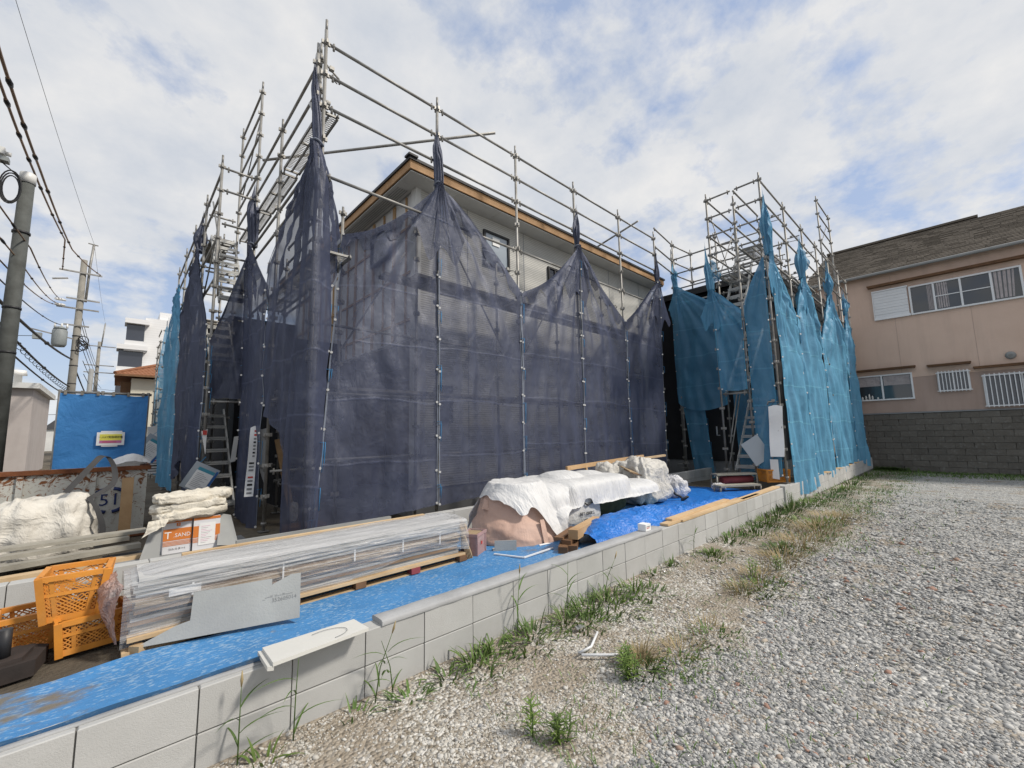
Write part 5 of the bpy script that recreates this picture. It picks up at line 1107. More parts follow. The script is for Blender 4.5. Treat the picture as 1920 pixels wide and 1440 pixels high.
# ------------------------------------------------------------------ papers on the scaffolds
def pouch(c, xd, yd, w, h, label, cyan='file_cyan', group=None):
    m = frame(c, xd, yd); t = thing('document_pouch', label, 'pouch', c, group)
    P = lambda a, b, d: m @ Vector((a*w, b*h, d))
    def q(nm, mat, a0, a1, b0, b1, d): MB().poly([P(a0, b0, d), P(a1, b0, d), P(a1, b1, d), P(a0, b1, d)], .003, m.to_3x3() @ Vector((0, 0, 1))).build(nm, mat, t)
    q('clear_cover', 'glass_pale', -.5, .5, -.5, .5, 0); q('blue_edge', 'file_blue', .40, .49, -.48, .42, .004); q('folder', cyan, -.28, .38, .2, .36, .004); q('sheet', 'paper', -.3, .38, -.45, .24, .0075)
    for i in range(9): q('text_line', 'ink_soft', -.22, .05+.3*((i*7) % 5)/5, .14-i*.06, .15-i*.06, .011)
    MB().tube([P(-.35, .5, .004), P(-.3, .75, .004)], .006, 6).build('cord', 'rope_blue', t)
    return t
pouch((1.14, 9.12, .86), (.46, -.02, -.26), (.22, 0, .36), .40, .46, 'document pouch with a form hanging tilted from the post by the dark net', 'file_cyan', 'hanging document pouches')
pouch((10.32, 3.18, 1.05), (.32, -.36, .30), (.2, -.2, -.5), .42, .56, 'document pouch with a form hanging on the blue scaffold stair post', 'file_cyan', 'hanging document pouches')
pouch((.85, 16.8, 1.3), (.5, 0, -.35), (.3, 0, .5), .6, .7, 'document pouch hanging beside the blue tarp fence', 'file_cyan', 'hanging document pouches')
def banner(top, bot, w, label, lines=True, back=False, group=None, seed=0):
    t = thing('paper_banner', label, 'banner', bot, group); a, b = Vector(top), Vector(bot); n = Vector((a.x, a.y, 0)).normalized(); xd = Vector((n.y, -n.x, 0))
    cols = [[a+xd*s*w + Vector((0, 0, -.03*abs(s)*2)) if k == 0 else a.lerp(b, k/5)+xd*s*w*(1+.035*math.sin(k*1.7+seed)) + n*(-.05*math.sin(k*1.1+seed)) for k in range(6)] for s in (-.5, 0, .5)]
    P = loft(cols, 8, 40); MB().grid(P).build('paper', 'paper', t)
    if lines:
        for i in range(3, 38, 2):
            if i in (19, 27): continue
            red = i in (3, 5, 29); k0, k1 = (2, 6) if i > 20 else (4, 6); m = MB()
            rows = [[P[j][k]-n*.006 for k in range(k0, k1+1)] for j in (i, i+1)]
            m.grid(rows).build('print_line', 'ink_red' if red else 'ink_black' if i % 3 == 0 else 'ink_soft', t)
    MB().tube([P[0][2], P[0][4]+Vector((0, 0, .09)), P[0][6]], .004, 5).build('cord', 'strap', t)
    return t
banner((1.66, 7.85, 1.72), (1.60, 7.75, .62), .12, 'long white printed paper banner tied to the dark scaffold posts', seed=1)
MB().poly([(1.79, 7.66, 1.68), (1.82, 7.66, .7), (1.76, 7.85, 1.0), (1.74, 7.85, 1.66)], .003, (1, .3, 0)).build('paper_sheet', 'paper_back', None, 'grey back of a folded paper banner on the scaffold post', 'paper')
bt = banner((10.38, 2.76, 2.02), (10.36, 2.80, .92), .26, 'blank cream white banner hanging on the blue scaffold corner post', lines=False, seed=2)
MB().poly([(10.36, 2.95, .86), (10.37, 2.80, .86), (10.37, 2.80, .44), (10.36, 2.95, .46)], .003, (-1, 0, 0)).build('paper_sheet', 'paper', None, 'small white sheet hanging below the blank banner', 'paper')
banner((1.02, 17.8, 2.0), (1.0, 17.8, .5), .5, 'white printed banner behind the far blue net beside the stairs', seed=3)
MB().tube([(1.74, 9.16, 1.55), (1.66, 9.12, 1.50)], .006, 6).poly([(1.60, 9.10, 1.56), (1.67, 9.10, 1.57), (1.64, 9.10, 1.12), (1.56, 9.10, 1.10)], .004, (0, -1, 0)).build('tag_card', 'paper_back', None, 'small slotted tag card hanging by the stair rail', 'tag')
sheet('warning_tape', 'paper', [[(1.12, 9.18, 1.66), (1.15, 9.17, 1.5), (1.19, 9.17, 1.28)], [(1.21, 9.18, 1.70), (1.2, 9.17, 1.5), (1.2, 9.17, 1.26)]], 4, 14, .003, 5, 1, None, label='curled red and white tape strip on the stair post', cat='tape')
box('tape_mark', 'ink_red', (1.14, 9.155, 1.60), (1.2, 9.159, 1.68), None, label='red patch on the curled tape strip', cat='tape')
MB().poly([(1.62, 5.62, 6.0), (1.69, 5.57, 6.02), (1.72, 5.56, 5.9), (1.68, 5.6, 5.85)], .003, (-1, -1, 0)).build('tag_card', 'paper', None, 'small white tag with red print tied high on the corner post', 'tag')
# ------------------------------------------------------------------ paint cans, sacks, lumber, container
CN = []
for i in range(2):
    x = .47+.262*i; y = 6.12-.03*i; t = thing('square_can', ['white and orange square can lettered T.SAND under the sacks', 'white and orange square can showing its data panel under the sacks'][i], 'can', (x+.12, y+.12, .3), 'square cans under the sacks')
    z0 = .27; h = .36; box('body', 'tin_white', (x, y, z0), (x+.25, y+.25, z0+h), t)
    box('band', 'ink_orange', (x-.001, y-.003, z0+.14), (x+.251, y-.0005, z0+.265), t); box('top_band', 'ink_orange', (x-.001, y-.003, z0+h-.03), (x+.251, y-.0005, z0+h-.002), t)
    for k in range(4): box('stripe', 'ink_orange', (x, y-.003, z0+.085+.013*k), (x+.25, y-.0005, z0+.091+.013*k), t)
    m = frame((x+.125, y-.004, z0+.2), (1, 0, 0), (0, 0, 1))
    if i == 0:
        text('lettering', 'T', .105, 'paper', m @ Matrix.Translation((-.085, -.005, 0)), t, .001, 1.0); text('lettering', '.SAND', .058, 'paper', m @ Matrix.Translation((.04, -.01, 0)), t, .001, .92)
        lg = box('logo', 'ink_orange', (x+.11, y-.003, z0+.29), (x+.145, y-.0005, z0+.325), t); text('logo_letter', 'S', .03, 'paper', frame((x+.1275, y-.0045, z0+.307), (1, 0, 0), (0, 0, 1)), lg, .001)
        text('lettering', 'コルスター1', .028, 'ink_black', m @ Matrix.Translation((-.0, -.155, 0)), t, .0005)
    else:
        lp = box('data_panel', 'paper', (x+.05, y-.005, z0+.05), (x+.205, y-.003, z0+.29), t)
        for k in range(11): box('text_line', 'ink_pink' if k % 3 else 'ink_soft', (x+.07, y-.006, z0+.075+.018*k), (x+.12+.07*((k*5) % 4)/4, y-.005, z0+.078+.018*k), lp)
ground_l = MB().box((.0, 6.0, .06), (1.3, 6.6, .268)); ground_l.build('can_plinth', 'foundation', None, 'low concrete ledge carrying the square cans', 'ledge')
def sack(z, cx, cy, a, b, seed, rot, lab):
    P = []
    o = blob('cement_sack', 'sand_sack', (0, 0, 0), (a, b, .13), .42, .035, 8, seed, None, 80, 30, label=lab, cat='sack', group='sacks on the square cans')
    o.rotation_euler = (random.uniform(-.04, .04), random.uniform(-.08, .02), rot); o.location = (cx, cy, z); return o
sk = ['creased cream cement sack lying directly on the square cans', 'cream cement sack in the middle of the small pile', 'plump white cement sack on top of the small pile', 'flat cream sack overhanging the pile towards the stair opening']
sack(.625, .72, 6.25, .34, .22, 1, .12, sk[0]); sack(.695, .70, 6.28, .36, .23, 2, -.05, sk[1]); sack(.79, .66, 6.25, .30, .2, 3, .1, sk[2]); sack(.80, .86, 6.3, .27, .2, 4, -.1, sk[3])
sheet('sack_flap', 'sand_sack', [[(.33, 6.0, .66), (.31, 5.98, .56), (.28, 5.98, .50)], [(.5, 5.98, .68), (.47, 5.95, .62), (.43, 5.95, .60)]], 14, 16, .02, 10, 7, None, label='torn sack mouth hanging over the edge of the cans', cat='sack')
MB().poly([(.95, 6.03, .3), (1.16, 6.0, .27), (1.10, 6.2, .60), (.99, 6.22, .63)], .01, (.3, -1, .2)).build('leaning_board', 'grey_board', None, 'grey board leaning at the right of the square cans', 'board')
MB().poly([(.28, 6.0, .28), (.44, 5.98, .28), (.46, 6.2, .62), (.38, 6.2, .62)], .01, (0, -1, .2)).build('leaning_board', 'pipe_grey', None, 'dark grey curved board leaning at the left of the square cans', 'board')
blob('plastic_wrap', 'film_clear', (1.2, 6.15, .1), (.12, .1, .2), .8, .04, 9, 71, None, 30, 18, label='clear plastic scrap beside the grey leaning board', cat='plastic wrap')
MB().bar((.95, 5.02, .50), (2.6, 5.04, .50), .05, .03).build('metal_channel', 'pipe_grey', None, 'thin dark grey metal channel lying on the inner wall top', 'channel')
lum = [((-1.2, 6.3, .33), (.3, 6.5, .35), .12, .05), ((-1.1, 6.1, .27), (.32, 6.2, .28), .12, .05), ((-1.0, 5.75, .22), (.33, 5.95, .24), .1, .06), ((-1.3, 6.45, .40), (.2, 6.65, .42), .14, .04), ((-.8, 6.7, .46), (.36, 6.8, .46), .2, .03)]
for i, (p, q, w, h) in enumerate(lum): MB().bar(p, q, w, h).build('lumber', 'wood_pale' if i in (1, 2) else 'grey_plank', None, ['weathered board in the lumber pile below the cream bulk bag', 'yellowish board in the lumber pile beside the square cans', 'lowest yellowish board of the lumber pile, next to the crates', 'upper weathered board of the lumber pile', 'wide weathered plank on top of the lumber pile'][i], 'lumber', 'lumber pile by the cans')
ct = thing('waste_container', 'rusty off-white steel waste container with a dark blue circled mark', 'container', (-.4, 9.6, .1))
def cpan(x0, x1, y0, y1, z0, z1, n): MB().box((x0, y0, z0), (x1, y1, z1)).build(n, 'container_paint', ct)
cpan(-2.4, .42, 8.7, 8.75, .18, 1.08, 'front_panel'); cpan(.37, .42, 8.76, 10.3, .18, 1.08, 'side_panel'); cpan(-2.4, .36, 10.25, 10.3, .18, 1.08, 'back_panel'); cpan(-2.4, .36, 8.76, 10.24, .16, .2, 'floor_panel')
MB().box((-2.43, 8.66, 1.081), (.46, 8.78, 1.14)).box((.35, 8.781, 1.081), (.46, 10.34, 1.14)).build('top_rail', 'rust', ct); MB().box((-2.4, 8.68, .1), (.44, 8.8, .179)).build('bottom_rail', 'rust', ct)
for x in (-.9, -.2): box('rib', 'container_paint', (x, 8.66, .19), (x+.06, 8.699, 1.07), ct)
mk = MB()
for a0, a1 in ((100, 260), (-80, 80)): mk.tube([(.02+.2*math.cos(math.radians(a)), 8.687, .66+.17*math.sin(math.radians(a))) for a in range(a0, a1+1, 16)], .026, 6)
mk.build('painted_mark', 'ink_navy', ct); text('painted_mark', '51', .24, 'ink_navy', frame((.02, 8.694, .66), (1, 0, 0), (0, 0, 1)), ct, .002)
cv = sheet('waste_sheet', 'sheet_white', [[(.0, 8.72, 1.15), (.02, 9.0, 1.22), (.0, 9.3, 1.1)], [(.22, 8.7, 1.2), (.24, 9.0, 1.3), (.2, 9.3, 1.1)], [(.44, 8.7, 1.16), (.45, 9.0, 1.2), (.4, 9.3, 1.1)]], 24, 24, .03, 6, 81, None, label='white sheet lying in the rusty container, bulging over its rim', cat='sheet')
bb = blob('bulk_bag', 'bag_cream', (-.56, 7.55, .1), (.5, .45, .80), .6, .10, 3.2, 82, None, 80, 46, .2, label='full cream bulk bag with dark lifting straps before the rusty container', cat='bag')
for pts in ([(-.06, 7.22, .2), (-.02, 7.18, .45), (-.08, 7.2, .7), (-.16, 7.25, .84)], [(-.16, 7.25, .84), (.03, 7.35, .98), (.04, 7.5, 1.15), (-.02, 7.55, 1.3), (-.09, 7.5, 1.33), (-.16, 7.4, 1.24), (-.36, 7.25, .93)]):
    cc = [[Vector(p)+Vector((dx, 0, -dx*.3)) for p in pts] for dx in (-.03, .03)]
    MB().grid(loft(cc, 2, 24)).build('lifting_strap', 'strap', bb)
MB().bar((.2, 8.35, .1), (.2, 8.5, .98), .13, .045, (0, -1, 0)).build('plank', 'wood_fresh', None, 'reddish plank standing upright against the rusty container', 'plank')
box('brick_slab', 'wood_dark', (1.95, 6.9, .09), (2.5, 7.3, .2), None, label='flat brown carton on the dirt under the bulging dark net', cat='carton')
sh_ = thing('shovel', 'wooden-handled shovel wrapped in clear plastic standing inside the scaffold', 'shovel', (2.2, 7.9, .1)); MB().bar((2.28, 7.95, .3), (2.02, 7.92, 1.5), .1, .03, (0, -1, 0)).build('handle', 'wood_fresh', sh_); blob('plastic_cover', 'film_clear', (2.3, 7.92, .1), (.1, .06, .34), .8, .02, 12, 5, sh_, 24, 16)
# ------------------------------------------------------------------ blue tarp fence
fe = thing('tarp_fence', 'pipe-framed fence hung with a bright blue tarp behind the rusty container', 'fence', (-.5, 11, .08))
FX0, FX1, FY = -.75, .45, 11.0
sheet('blue_cover', 'fence_blue', [[(FX0+(FX1-FX0)*i/6, FY-.03, 2.40-.02*(i % 2)), (FX0+(FX1-FX0)*i/6, FY-.04, 1.7), (FX0+(FX1-FX0)*i/6, FY-.03, 1.0)] for i in range(7)], 80, 40, .012, 2.4, 91, fe)
for x in (FX0, -.2, FX1): tube('post', 'galvanised', [(x, FY, .08), (x, FY, 2.46)], .024, fe)
tube('rail', 'galvanised', [(FX0, FY, 2.42), (FX1+.05, FY, 2.42)], .024, fe); tube('rail', 'galvanised', [(FX0, FY, 1.1), (FX1, FY, 1.1)], .024, fe)
for i in range(6): box('clip', 'galvanised_old', (FX0+.05+.21*i, FY-.05, 2.37), (FX0+.09+.21*i, FY-.032, 2.45), fe)
sg = thing('notice_sign', 'white-bordered yellow and pink notice taped to the blue tarp fence', 'sign', (.0, FY-.07, 1.5))
sx, sz = -.035, 1.57
box('board', 'paper', (sx-.19, FY-.085, sz-.12), (sx+.19, FY-.079, sz+.12), sg); box('yellow_field', 'ink_yellow', (sx-.15, FY-.090, sz-.03), (sx+.15, FY-.086, sz+.085), sg); box('pink_field', 'ink_pink', (sx-.15, FY-.090, sz-.08), (sx+.15, FY-.086, sz-.031), sg)
text('lettering', '一人KY実施確認書', .05, 'ink_black', frame((sx, FY-.092, sz+.028), (1, 0, 0), (0, 0, 1)), sg, .001, .8)
for k in range(2): box('text_line', 'ink_red', (sx-.11, FY-.092, sz-.05-.02*k), (sx+.08, FY-.0905, sz-.044-.02*k), sg)
box('tape', 'paper', (sx-.14, FY-.078, sz+.121), (sx+.15, FY-.074, sz+.145), sg); box('tape', 'paper', (sx-.12, FY-.078, sz-.145), (sx+.1, FY-.074, sz-.121), sg)
# ------------------------------------------------------------------ street: poles, wires, buildings
def upole(x, y, z1, r0, r1, label, mat, name='utility_pole'):
    t = thing(name, label, 'utility pole', (x, y, 0)); tube('shaft', mat, [(x, y, -.3), (x, y, z1)], [r0, r1], t, 16); return t
def bandring(t, x, y, z, r, mat='black_metal'): MB().tube([(x, y, z-.03), (x, y, z+.03)], r+.008, 14).build('band', mat, t)
x1, y1 = -2.2, 17.0
p1 = upole(x1, y1, 8.75, .19, .145, 'tall dark grey pole with a white cap and coiled cables', 'steel_pole')
tube('cap', 'porcelain', [(x1, y1, 8.62), (x1, y1, 8.9), (x1, y1, 8.93)], [.165, .16, .12], p1, 16)
for z in (7.2, 5.1, 3.9): bandring(p1, x1, y1, z, .17)
for k in range(3): MB().tube([(-2.45+(.2+.03*k)*math.cos(a)*.75, y1-.2-.05*k, 8.3+(.36+.05*k)*math.sin(a)) for a in [2*math.pi*q/20 for q in range(21)]], .017, 5, False).build('cable_coil', 'wire_black', p1)
x2, y2 = -2.25, 40.0
p2 = upole(x2, y2, 13.9, .24, .16, 'concrete utility pole carrying crossarms and a grey transformer', 'concrete_pole')
for z, xa, xb in ((12.95, -3.35, -1.3), (11.1, -2.9, -1.3), (10.45, -3.3, -1.3), (9.3, -2.9, -1.7)): MB().bar((xa, y2-.2, z), (xb, y2-.2, z-.03), .09, .09).build('crossarm', 'galvanised', p2)
MB().tube([(x2+.25, y2, 11), (x2+.3, y2, 13.6), (x2+.38, y2, 15.1)], .07, 8).bar((x2+.1, y2, 15.15), (x2+.6, y2, 15.1), .1, .05).build('ground_wire_mast', 'galvanised', p2)
tx = -3.0
MB().tube([(tx, y2-.3, 7.75), (tx, y2-.3, 7.9), (tx, y2-.3, 8.8), (tx, y2-.3, 8.9)], [.28, .36, .36, .28], 16).build('transformer', 'transformer', p2)
tube('transformer_lid', 'transformer', [(tx, y2-.3, 8.91), (tx, y2-.3, 9.05)], [.34, .2], p2, 16)
for dx in (-.25, .05, .3): tube('bushing', 'porcelain', [(tx+dx, y2-.3, 9.0), (tx+dx, y2-.3, 9.3)], [.06, .035], p2, 8)
for z in (6.6, 5.4, 4.6, 7.6, 8.6): bandring(p2, x2, y2, z, .21)
for i in range(6): tube('insulator', 'porcelain', [(-3.35+.12*(i//2), y2-.3-.1*(i % 2), 10.55+.33*(i % 2)), (-3.15+.12*(i//2), y2-.2, 10.55+.33*(i % 2))], [.09, .06], p2, 8)
MB().bar((-4.3, y2-.4, 8.75), (-2.4, y2-.3, 8.35), .07, .07).build('switch_arm', 'galvanised', p2); MB().box((-4.15, y2-.6, 8.1), (-3.75, y2-.3, 8.5)).build('switchgear', 'transformer', p2)
MB().bar((-3.6, y2-.3, 12.2), (-2.9, y2-.25, 12.4), .1, .08).build('lamp_arm', 'galvanised', p2)
for k in range(5): MB().tube([(x2+.35+.25*math.cos(a+k), y2-.3, 8.3-.3*k*.4+.3*math.sin(a)) for a in [2*math.pi*q/12 for q in range(13)]], .03, 5, False).build('cable_coil', 'wire_black', p2)
p3 = upole(-2.3, 82, 15.6, .26, .17, 'far thin concrete utility pole down the street', 'concrete_pole')
for z in (14.9, 12.2, 11.2): MB().bar((-3.6, 81.7, z), (-.6, 81.7, z), .12, .12).build('crossarm', 'galvanised', p3)
MB().tube([(-2.1, 82, 15), (-1.9, 82, 18.3)], .09, 6).build('ground_wire_mast', 'galvanised', p3)
p4 = upole(-1.6, 46, 7.2, .17, .15, 'short smooth grey pole beside the concrete utility pole', 'pipe_grey')
p5 = upole(-2.0, 62, 6.1, .2, .17, 'short dark far pole under the sagging wires', 'black_metal')
p6 = upole(1.2, 95, 12, .3, .2, 'small far pole between the houses down the street', 'concrete_pole'); MB().bar((-.2, 94.8, 11), (2.6, 94.8, 11), .12, .12).build('crossarm', 'galvanised', p6)
GW = 'overhead wires along the street'
def wire(pts, r, mat, label, knots=0, name='overhead_wire'):
    P = []
    for i in range(len(pts)-1):
        a, b = Vector(pts[i]), Vector(pts[i+1]); L = (b-a).length
        for k in range(13):
            if k == 12 and i < len(pts)-2: continue
            t = k/12; q = a.lerp(b, t); q.z -= .018*L*4*t*(1-t)*.5; P.append(q)
    o = MB().tube(P, r, 6).build(name, mat, None, label, 'wire', GW)
    if knots:
        for i in range(knots):
            j = int((i+.5)*(len(P)-1)/knots); q = P[j]; d = (P[min(j+1, len(P)-1)]-q).normalized(); MB().tube([q-d*.16, q, q+d*.16], [r*1.3, r*1.9, r*1.3], 6).build('wire_sleeve', 'wire_black', o)
    return o
# thick covered conductors passing above the near pole
wire([(-2.0, 4, 8.9), (-2.05, 11.8, 8.85), (-2.05, 17.4, 9.31), (-2.05, 28.5, 10.75), (-1.4, 39.8, 13.0)], .03, 'wire_brown', 'brown covered conductor with dark sleeves ending at the right of the crossarm', 12)
wire([(-2.3, 5, 9.3), (-2.35, 13.8, 9.43), (-2.35, 18.8, 9.87), (-2.35, 28.9, 11.3), (-3.2, 39.8, 12.95)], .03, 'wire_brown', 'brown covered conductor with dark sleeves ending at the left of the crossarm', 12)
wire([(-4.2, 8, 19.0), (-3.3, 20, 16.0), (-1.85, 39.9, 15.1), (-1.9, 82, 18.3)], .008, 'wire_black', 'thin ground wire crossing high over the poles')
for i, (dx, z0, xe, z2) in enumerate(((.15, 6.95, -3.2, 10.95), (.0, 6.5, -3.25, 10.6), (-.2, 6.25, -3.3, 10.5), (-.3, 5.9, -3.0, 9.2))): wire([(x1+dx-.9, 9, z0+.6), (x1+dx, 17.4, z0), (xe, 39.7, z2)], .02, 'wire_brown' if i < 3 else 'wire_black', ['topmost of the brown wires running behind the grey pole', 'second brown wire running behind the grey pole', 'third brown wire running behind the grey pole', 'black wire just below the brown ones behind the grey pole'][i], 6)
for i, (z0, z2) in enumerate(((5.6, 7.0), (5.1, 5.2), (4.6, 4.6))): wire([(x1-1.5, 9, z0-.6), (x1-.5, 17.2, z0), (x2-.1, 39.8, z2), (-2.3, 81.6, 6.5)], .05-.01*i, 'wire_black', ['heavy black bundled cable sagging to the concrete pole', 'middle black telecom cable sagging past the grey pole', 'lowest black telecom cable sagging past the grey pole'][i], 5)
hel = [(x1-.5-1.0*0+(x2-x1+.4)*t+.09*math.cos(t*150), 17.2+22.6*t, 5.1-.2*t-.8*t*(1-t)+.09*math.sin(t*150)) for t in [k/260 for k in range(261)]]
MB().tube(hel, .012, 4).build('spiral_hanger', 'wire_black', None, 'spiral hanger wound round the telecom cable', 'wire', GW)
for i in range(6): wire([(x2+.1*i, 40.2, 10.6-.9*i), (-2.3+.2*i, 81.5, 12.0-1.0*i)], .02, 'wire_black', 'thin black wire between the two far concrete poles')
for i, (za, zb) in enumerate(((3.2, 4.4), (2.6, 3.4))): wire([(-26, 40, za), (x2, 40, zb)], .015, 'wire_black', ['upper thin service wire running off to the side of the concrete pole', 'lower thin service wire running off to the side of the concrete pole'][i])
wire([(-9, 36, 7.2), (-4.0, 39.6, 8.3)], .02, 'wire_black', 'single wire reaching the switchgear on the concrete pole')
wire([(-2.3, 82, 9), (3.4, 60, 7)], .02, 'wire_black', 'thin wire crossing to the roof of the tiled house')
cam = thing('street_camera', 'small white camera box on an arm near the top of the grey pole', 'camera', (-2.7, 16.8, 9.0)); MB().box((-2.86, 16.6, 9.12), (-2.6, 16.9, 9.3)).tube([(-2.6, 16.75, 9.2), (-2.5, 16.75, 9.2)], .06, 8).build('housing', 'porcelain', cam); MB().box((-2.8, 16.62, 8.95), (-2.52, 16.85, 9.06)).build('lower_unit', 'transformer', cam); MB().tube([(-2.66, 16.75, 8.95), (-2.4, 16.85, 8.75), (-2.25, 16.95, 8.62)], .015, 6).build('arm', 'wire_black', cam)
# white apartment block
AP = thing('apartment_block', 'white stepped apartment block rising behind the tiled-roof house', 'building', (6, 72, 0))
ax = lambda k: k*70
box('tower', 'apartment_tile', (2.0, 70, 0), (14, 84, 17.2), AP); box('roof_block', 'apartment_tile', (3.4, 71, 17.2), (13, 82, 18.4), AP)
for i, z in enumerate((14.2, 10.9, 7.6, 4.3)):
    xo = .2 - (.0 if i == 0 else .55); b_ = box('balcony', 'apartment_tile', (xo, 69.2, z-1.55), (2.3+.6*(i > 0)*2, 71.5, z-.25), AP); box('balcony_slab', 'apartment_tile', (xo-.1, 69.0, z+1.9), (2.4, 71.6, z+2.5), b_); box('recess', 'glass_navy', (xo+.1, 69.6, z-.24), (1.99, 71.4, z+1.89), b_)
box('drain_pipe', 'alu_white', (4.2, 69.85, 0), (4.38, 69.99, 17.6), AP)
for z in (13.2, 9.9, 6.6): win(AP, (5.1, z+1.5), (6.5, z-.3), 'x', 69.999, 'glass_pale', 'alu_white', .1, (5.8,))
# cream house with terracotta tiles
TH = thing('tiled_house', 'cream house with an orange tiled hip roof beyond the blue nets', 'house', (4, 46, 0))
box('wall', 'plaster_cream', (.75, 45, 0), (9, 53, 6.55), TH)
for i in range(3): win(TH, (.3+.0*i, 5.2-1.8*i), (.72, 4.4-1.8*i), 'x', 45.4, 'glass_navy', 'wood_dark', .05)
box('porch_wall', 'wood_dark', (.15, 45.45, 0), (.74, 50, 6.3), TH)
ro = MB(); e = (-.25, 9.5, 44.3, 53.7, 6.75); ro.add([(e[0], e[2], e[4]), (e[1], e[2], e[4]), (e[1], e[3], e[4]), (e[0], e[3], e[4]), (3.4, 49, 8.5), (6.2, 49, 8.5)], [(0, 1, 5, 4), (2, 3, 4, 5), (1, 2, 5), (3, 0, 4), (0, 3, 2, 1)]); rto = ro.build('roof', 'tile_terracotta', TH)
V0, V1, V2, V3 = Vector((e[0], e[2], e[4])), Vector((e[1], e[2], e[4])), Vector((3.4, 49, 8.5)), Vector((6.2, 49, 8.5))
for k in range(9):
    t = k/9; a = V0.lerp(V2, t); b_ = V1.lerp(V3, t); L = (b_-a).length; m = MB(); n = int(L/.26)
    pr_ = [[a.lerp(b_, (i+.5*j)/n) + Vector((0, .0, .06+.05*(1-j))) for i in range(n) for j in (0, 1)], [a.lerp(b_, (i+.5*j)/n) + Vector((0, .58, .22+.04*(1-j))) for i in range(n) for j in (0, 1)]]
    lo_ = [p_-Vector((0, 0, .1)) for p_ in pr_[0]]; m.grid([lo_]+pr_, False).build('tile_course', 'tile_terracotta', rto)
MB().tube([V0+Vector((0, 0, .08)), V2+Vector((0, 0, .12)), V3+Vector((0, 0, .12))], .13, 8).build('ridge_tiles', 'tile_terracotta', rto); MB().bar((e[0], e[2]-.06, 6.68), (e[1], e[2]-.06, 6.68), .14, .14).build('gutter', 'wood_dark', TH)
# low buildings and a white van-side beyond the fence, at the street's far left
LB = thing('low_house', 'low beige house far left behind the tarp fence with white roof vents', 'house', (-9, 33, 0)); box('wall', 'stucco_beige', (-16, 30, 0), (-2.9, 37, 4.1), LB)
box('roof_slab', 'white_trim', (-16.3, 29.7, 4.1), (-2.7, 37.3, 4.35), LB)
win(LB, (-5.2, 3.3), (-3.6, 1.6), 'x', 29.999, 'glass_dark', 'alu_white', .08, (-4.4,))
for x, z in ((-4.35, 1.1), (-3.55, .75)): tube('roof_vent', 'porcelain', [(x, 31, 4.3), (x, 31, 4.35+z*.6), (x, 31, 4.36+z*.6), (x, 31, 4.3+z)], [.14, .14, .3, .26], LB, 14)
for i, (x, y, w, h, lab, m_) in enumerate(((-22, 90, 16, 5, 'far grey house low on the horizon down the street', 'stucco_beige'), (-6, 130, 9, 4.5, 'far pale house at the end of the street', 'stucco_white'), (8, 120, 12, 6, 'far cream house behind the apartment block', 'plaster_cream'))):
    t = thing('far_house', lab, 'house', (x, y, 0)); box('wall', m_, (x-w/2, y, 0), (x+w/2, y+8, h), t); MB().add([(x-w/2-.4, y-.4, h), (x+w/2+.4, y-.4, h), (x+w/2+.4, y+8.4, h), (x-w/2-.4, y+8.4, h), (x-w/2+1, y+4, h+2), (x+w/2-1, y+4, h+2)], [(0, 1, 5, 4), (2, 3, 4, 5), (1, 2, 5), (3, 0, 4), (0, 3, 2, 1)]).build('roof', 'dark_roof', t)
# ------------------------------------------------------------------ gravel
def ico():
    g = (1+5**.5)/2; v = np.array([(-1, g, 0), (1, g, 0), (-1, -g, 0), (1, -g, 0), (0, -1, g), (0, 1, g), (0, -1, -g), (0, 1, -g), (g, 0, -1), (g, 0, 1), (-g, 0, -1), (-g, 0, 1)], float); v /= np.linalg.norm(v[0])
    f = np.array([(0, 11, 5), (0, 5, 1), (0, 1, 7), (0, 7, 10), (0, 10, 11), (1, 5, 9), (5, 11, 4), (11, 10, 2), (10, 7, 6), (7, 1, 8), (3, 9, 4), (3, 4, 2), (3, 2, 6), (3, 6, 8), (3, 8, 9), (4, 9, 5), (2, 4, 11), (6, 2, 10), (8, 6, 7), (9, 8, 1)]); return v, f
IV, IF = ico()
OV = np.array([(1, 0, 0), (0, 1, 0), (-1, 0, 0), (0, -1, 0), (0, 0, 1), (0, 0, -.6)], float)*1.1
OF = np.array([(0, 1, 4), (1, 2, 4), (2, 3, 4), (3, 0, 4), (1, 0, 5), (2, 1, 5), (3, 2, 5), (0, 3, 5)])
rs = np.random.default_rng(5)
def stonefield(name, mat, pts, size, label, far=False):
    n = len(pts); bv, bf = (OV, OF) if far else (IV, IF); nv, nf = len(bv), len(bf)
    sc = size[:, None]*np.stack([rs.uniform(.75, 1.45, n), rs.uniform(.65, 1.1, n), rs.uniform(.4, .75, n)], 1)
    V = bv[None]*(1+rs.normal(0, .14, (n, nv, 1)))*sc[:, None, :]
    a = rs.uniform(0, 6.28, n); ca, sa = np.cos(a)[:, None], np.sin(a)[:, None]
    x = V[:, :, 0]*ca-V[:, :, 1]*sa; y = V[:, :, 0]*sa+V[:, :, 1]*ca; z = V[:, :, 2] + .25*x*rs.normal(0, 1, (n, 1))
    V = np.stack([x, y, z], 2) + pts[:, None, :]
    F = (bf[None]+nv*np.arange(n)[:, None, None]).reshape(-1)
    me = bpy.data.meshes.new(name); me.vertices.add(n*nv); me.vertices.foreach_set('co', V.reshape(-1)); me.loops.add(len(F)); me.loops.foreach_set('vertex_index', F.astype(np.int32)); me.polygons.add(n*nf)
    me.polygons.foreach_set('loop_start', np.arange(0, n*nf*3, 3, dtype=np.int32)); me.polygons.foreach_set('loop_total', np.full(n*nf, 3, np.int32)); me.update(calc_edges=True); me.validate(); me.materials.append(M[mat])
    return place(name, me, (0, 0, 0), None, label, 'gravel', None, 'stuff')
N = 300000
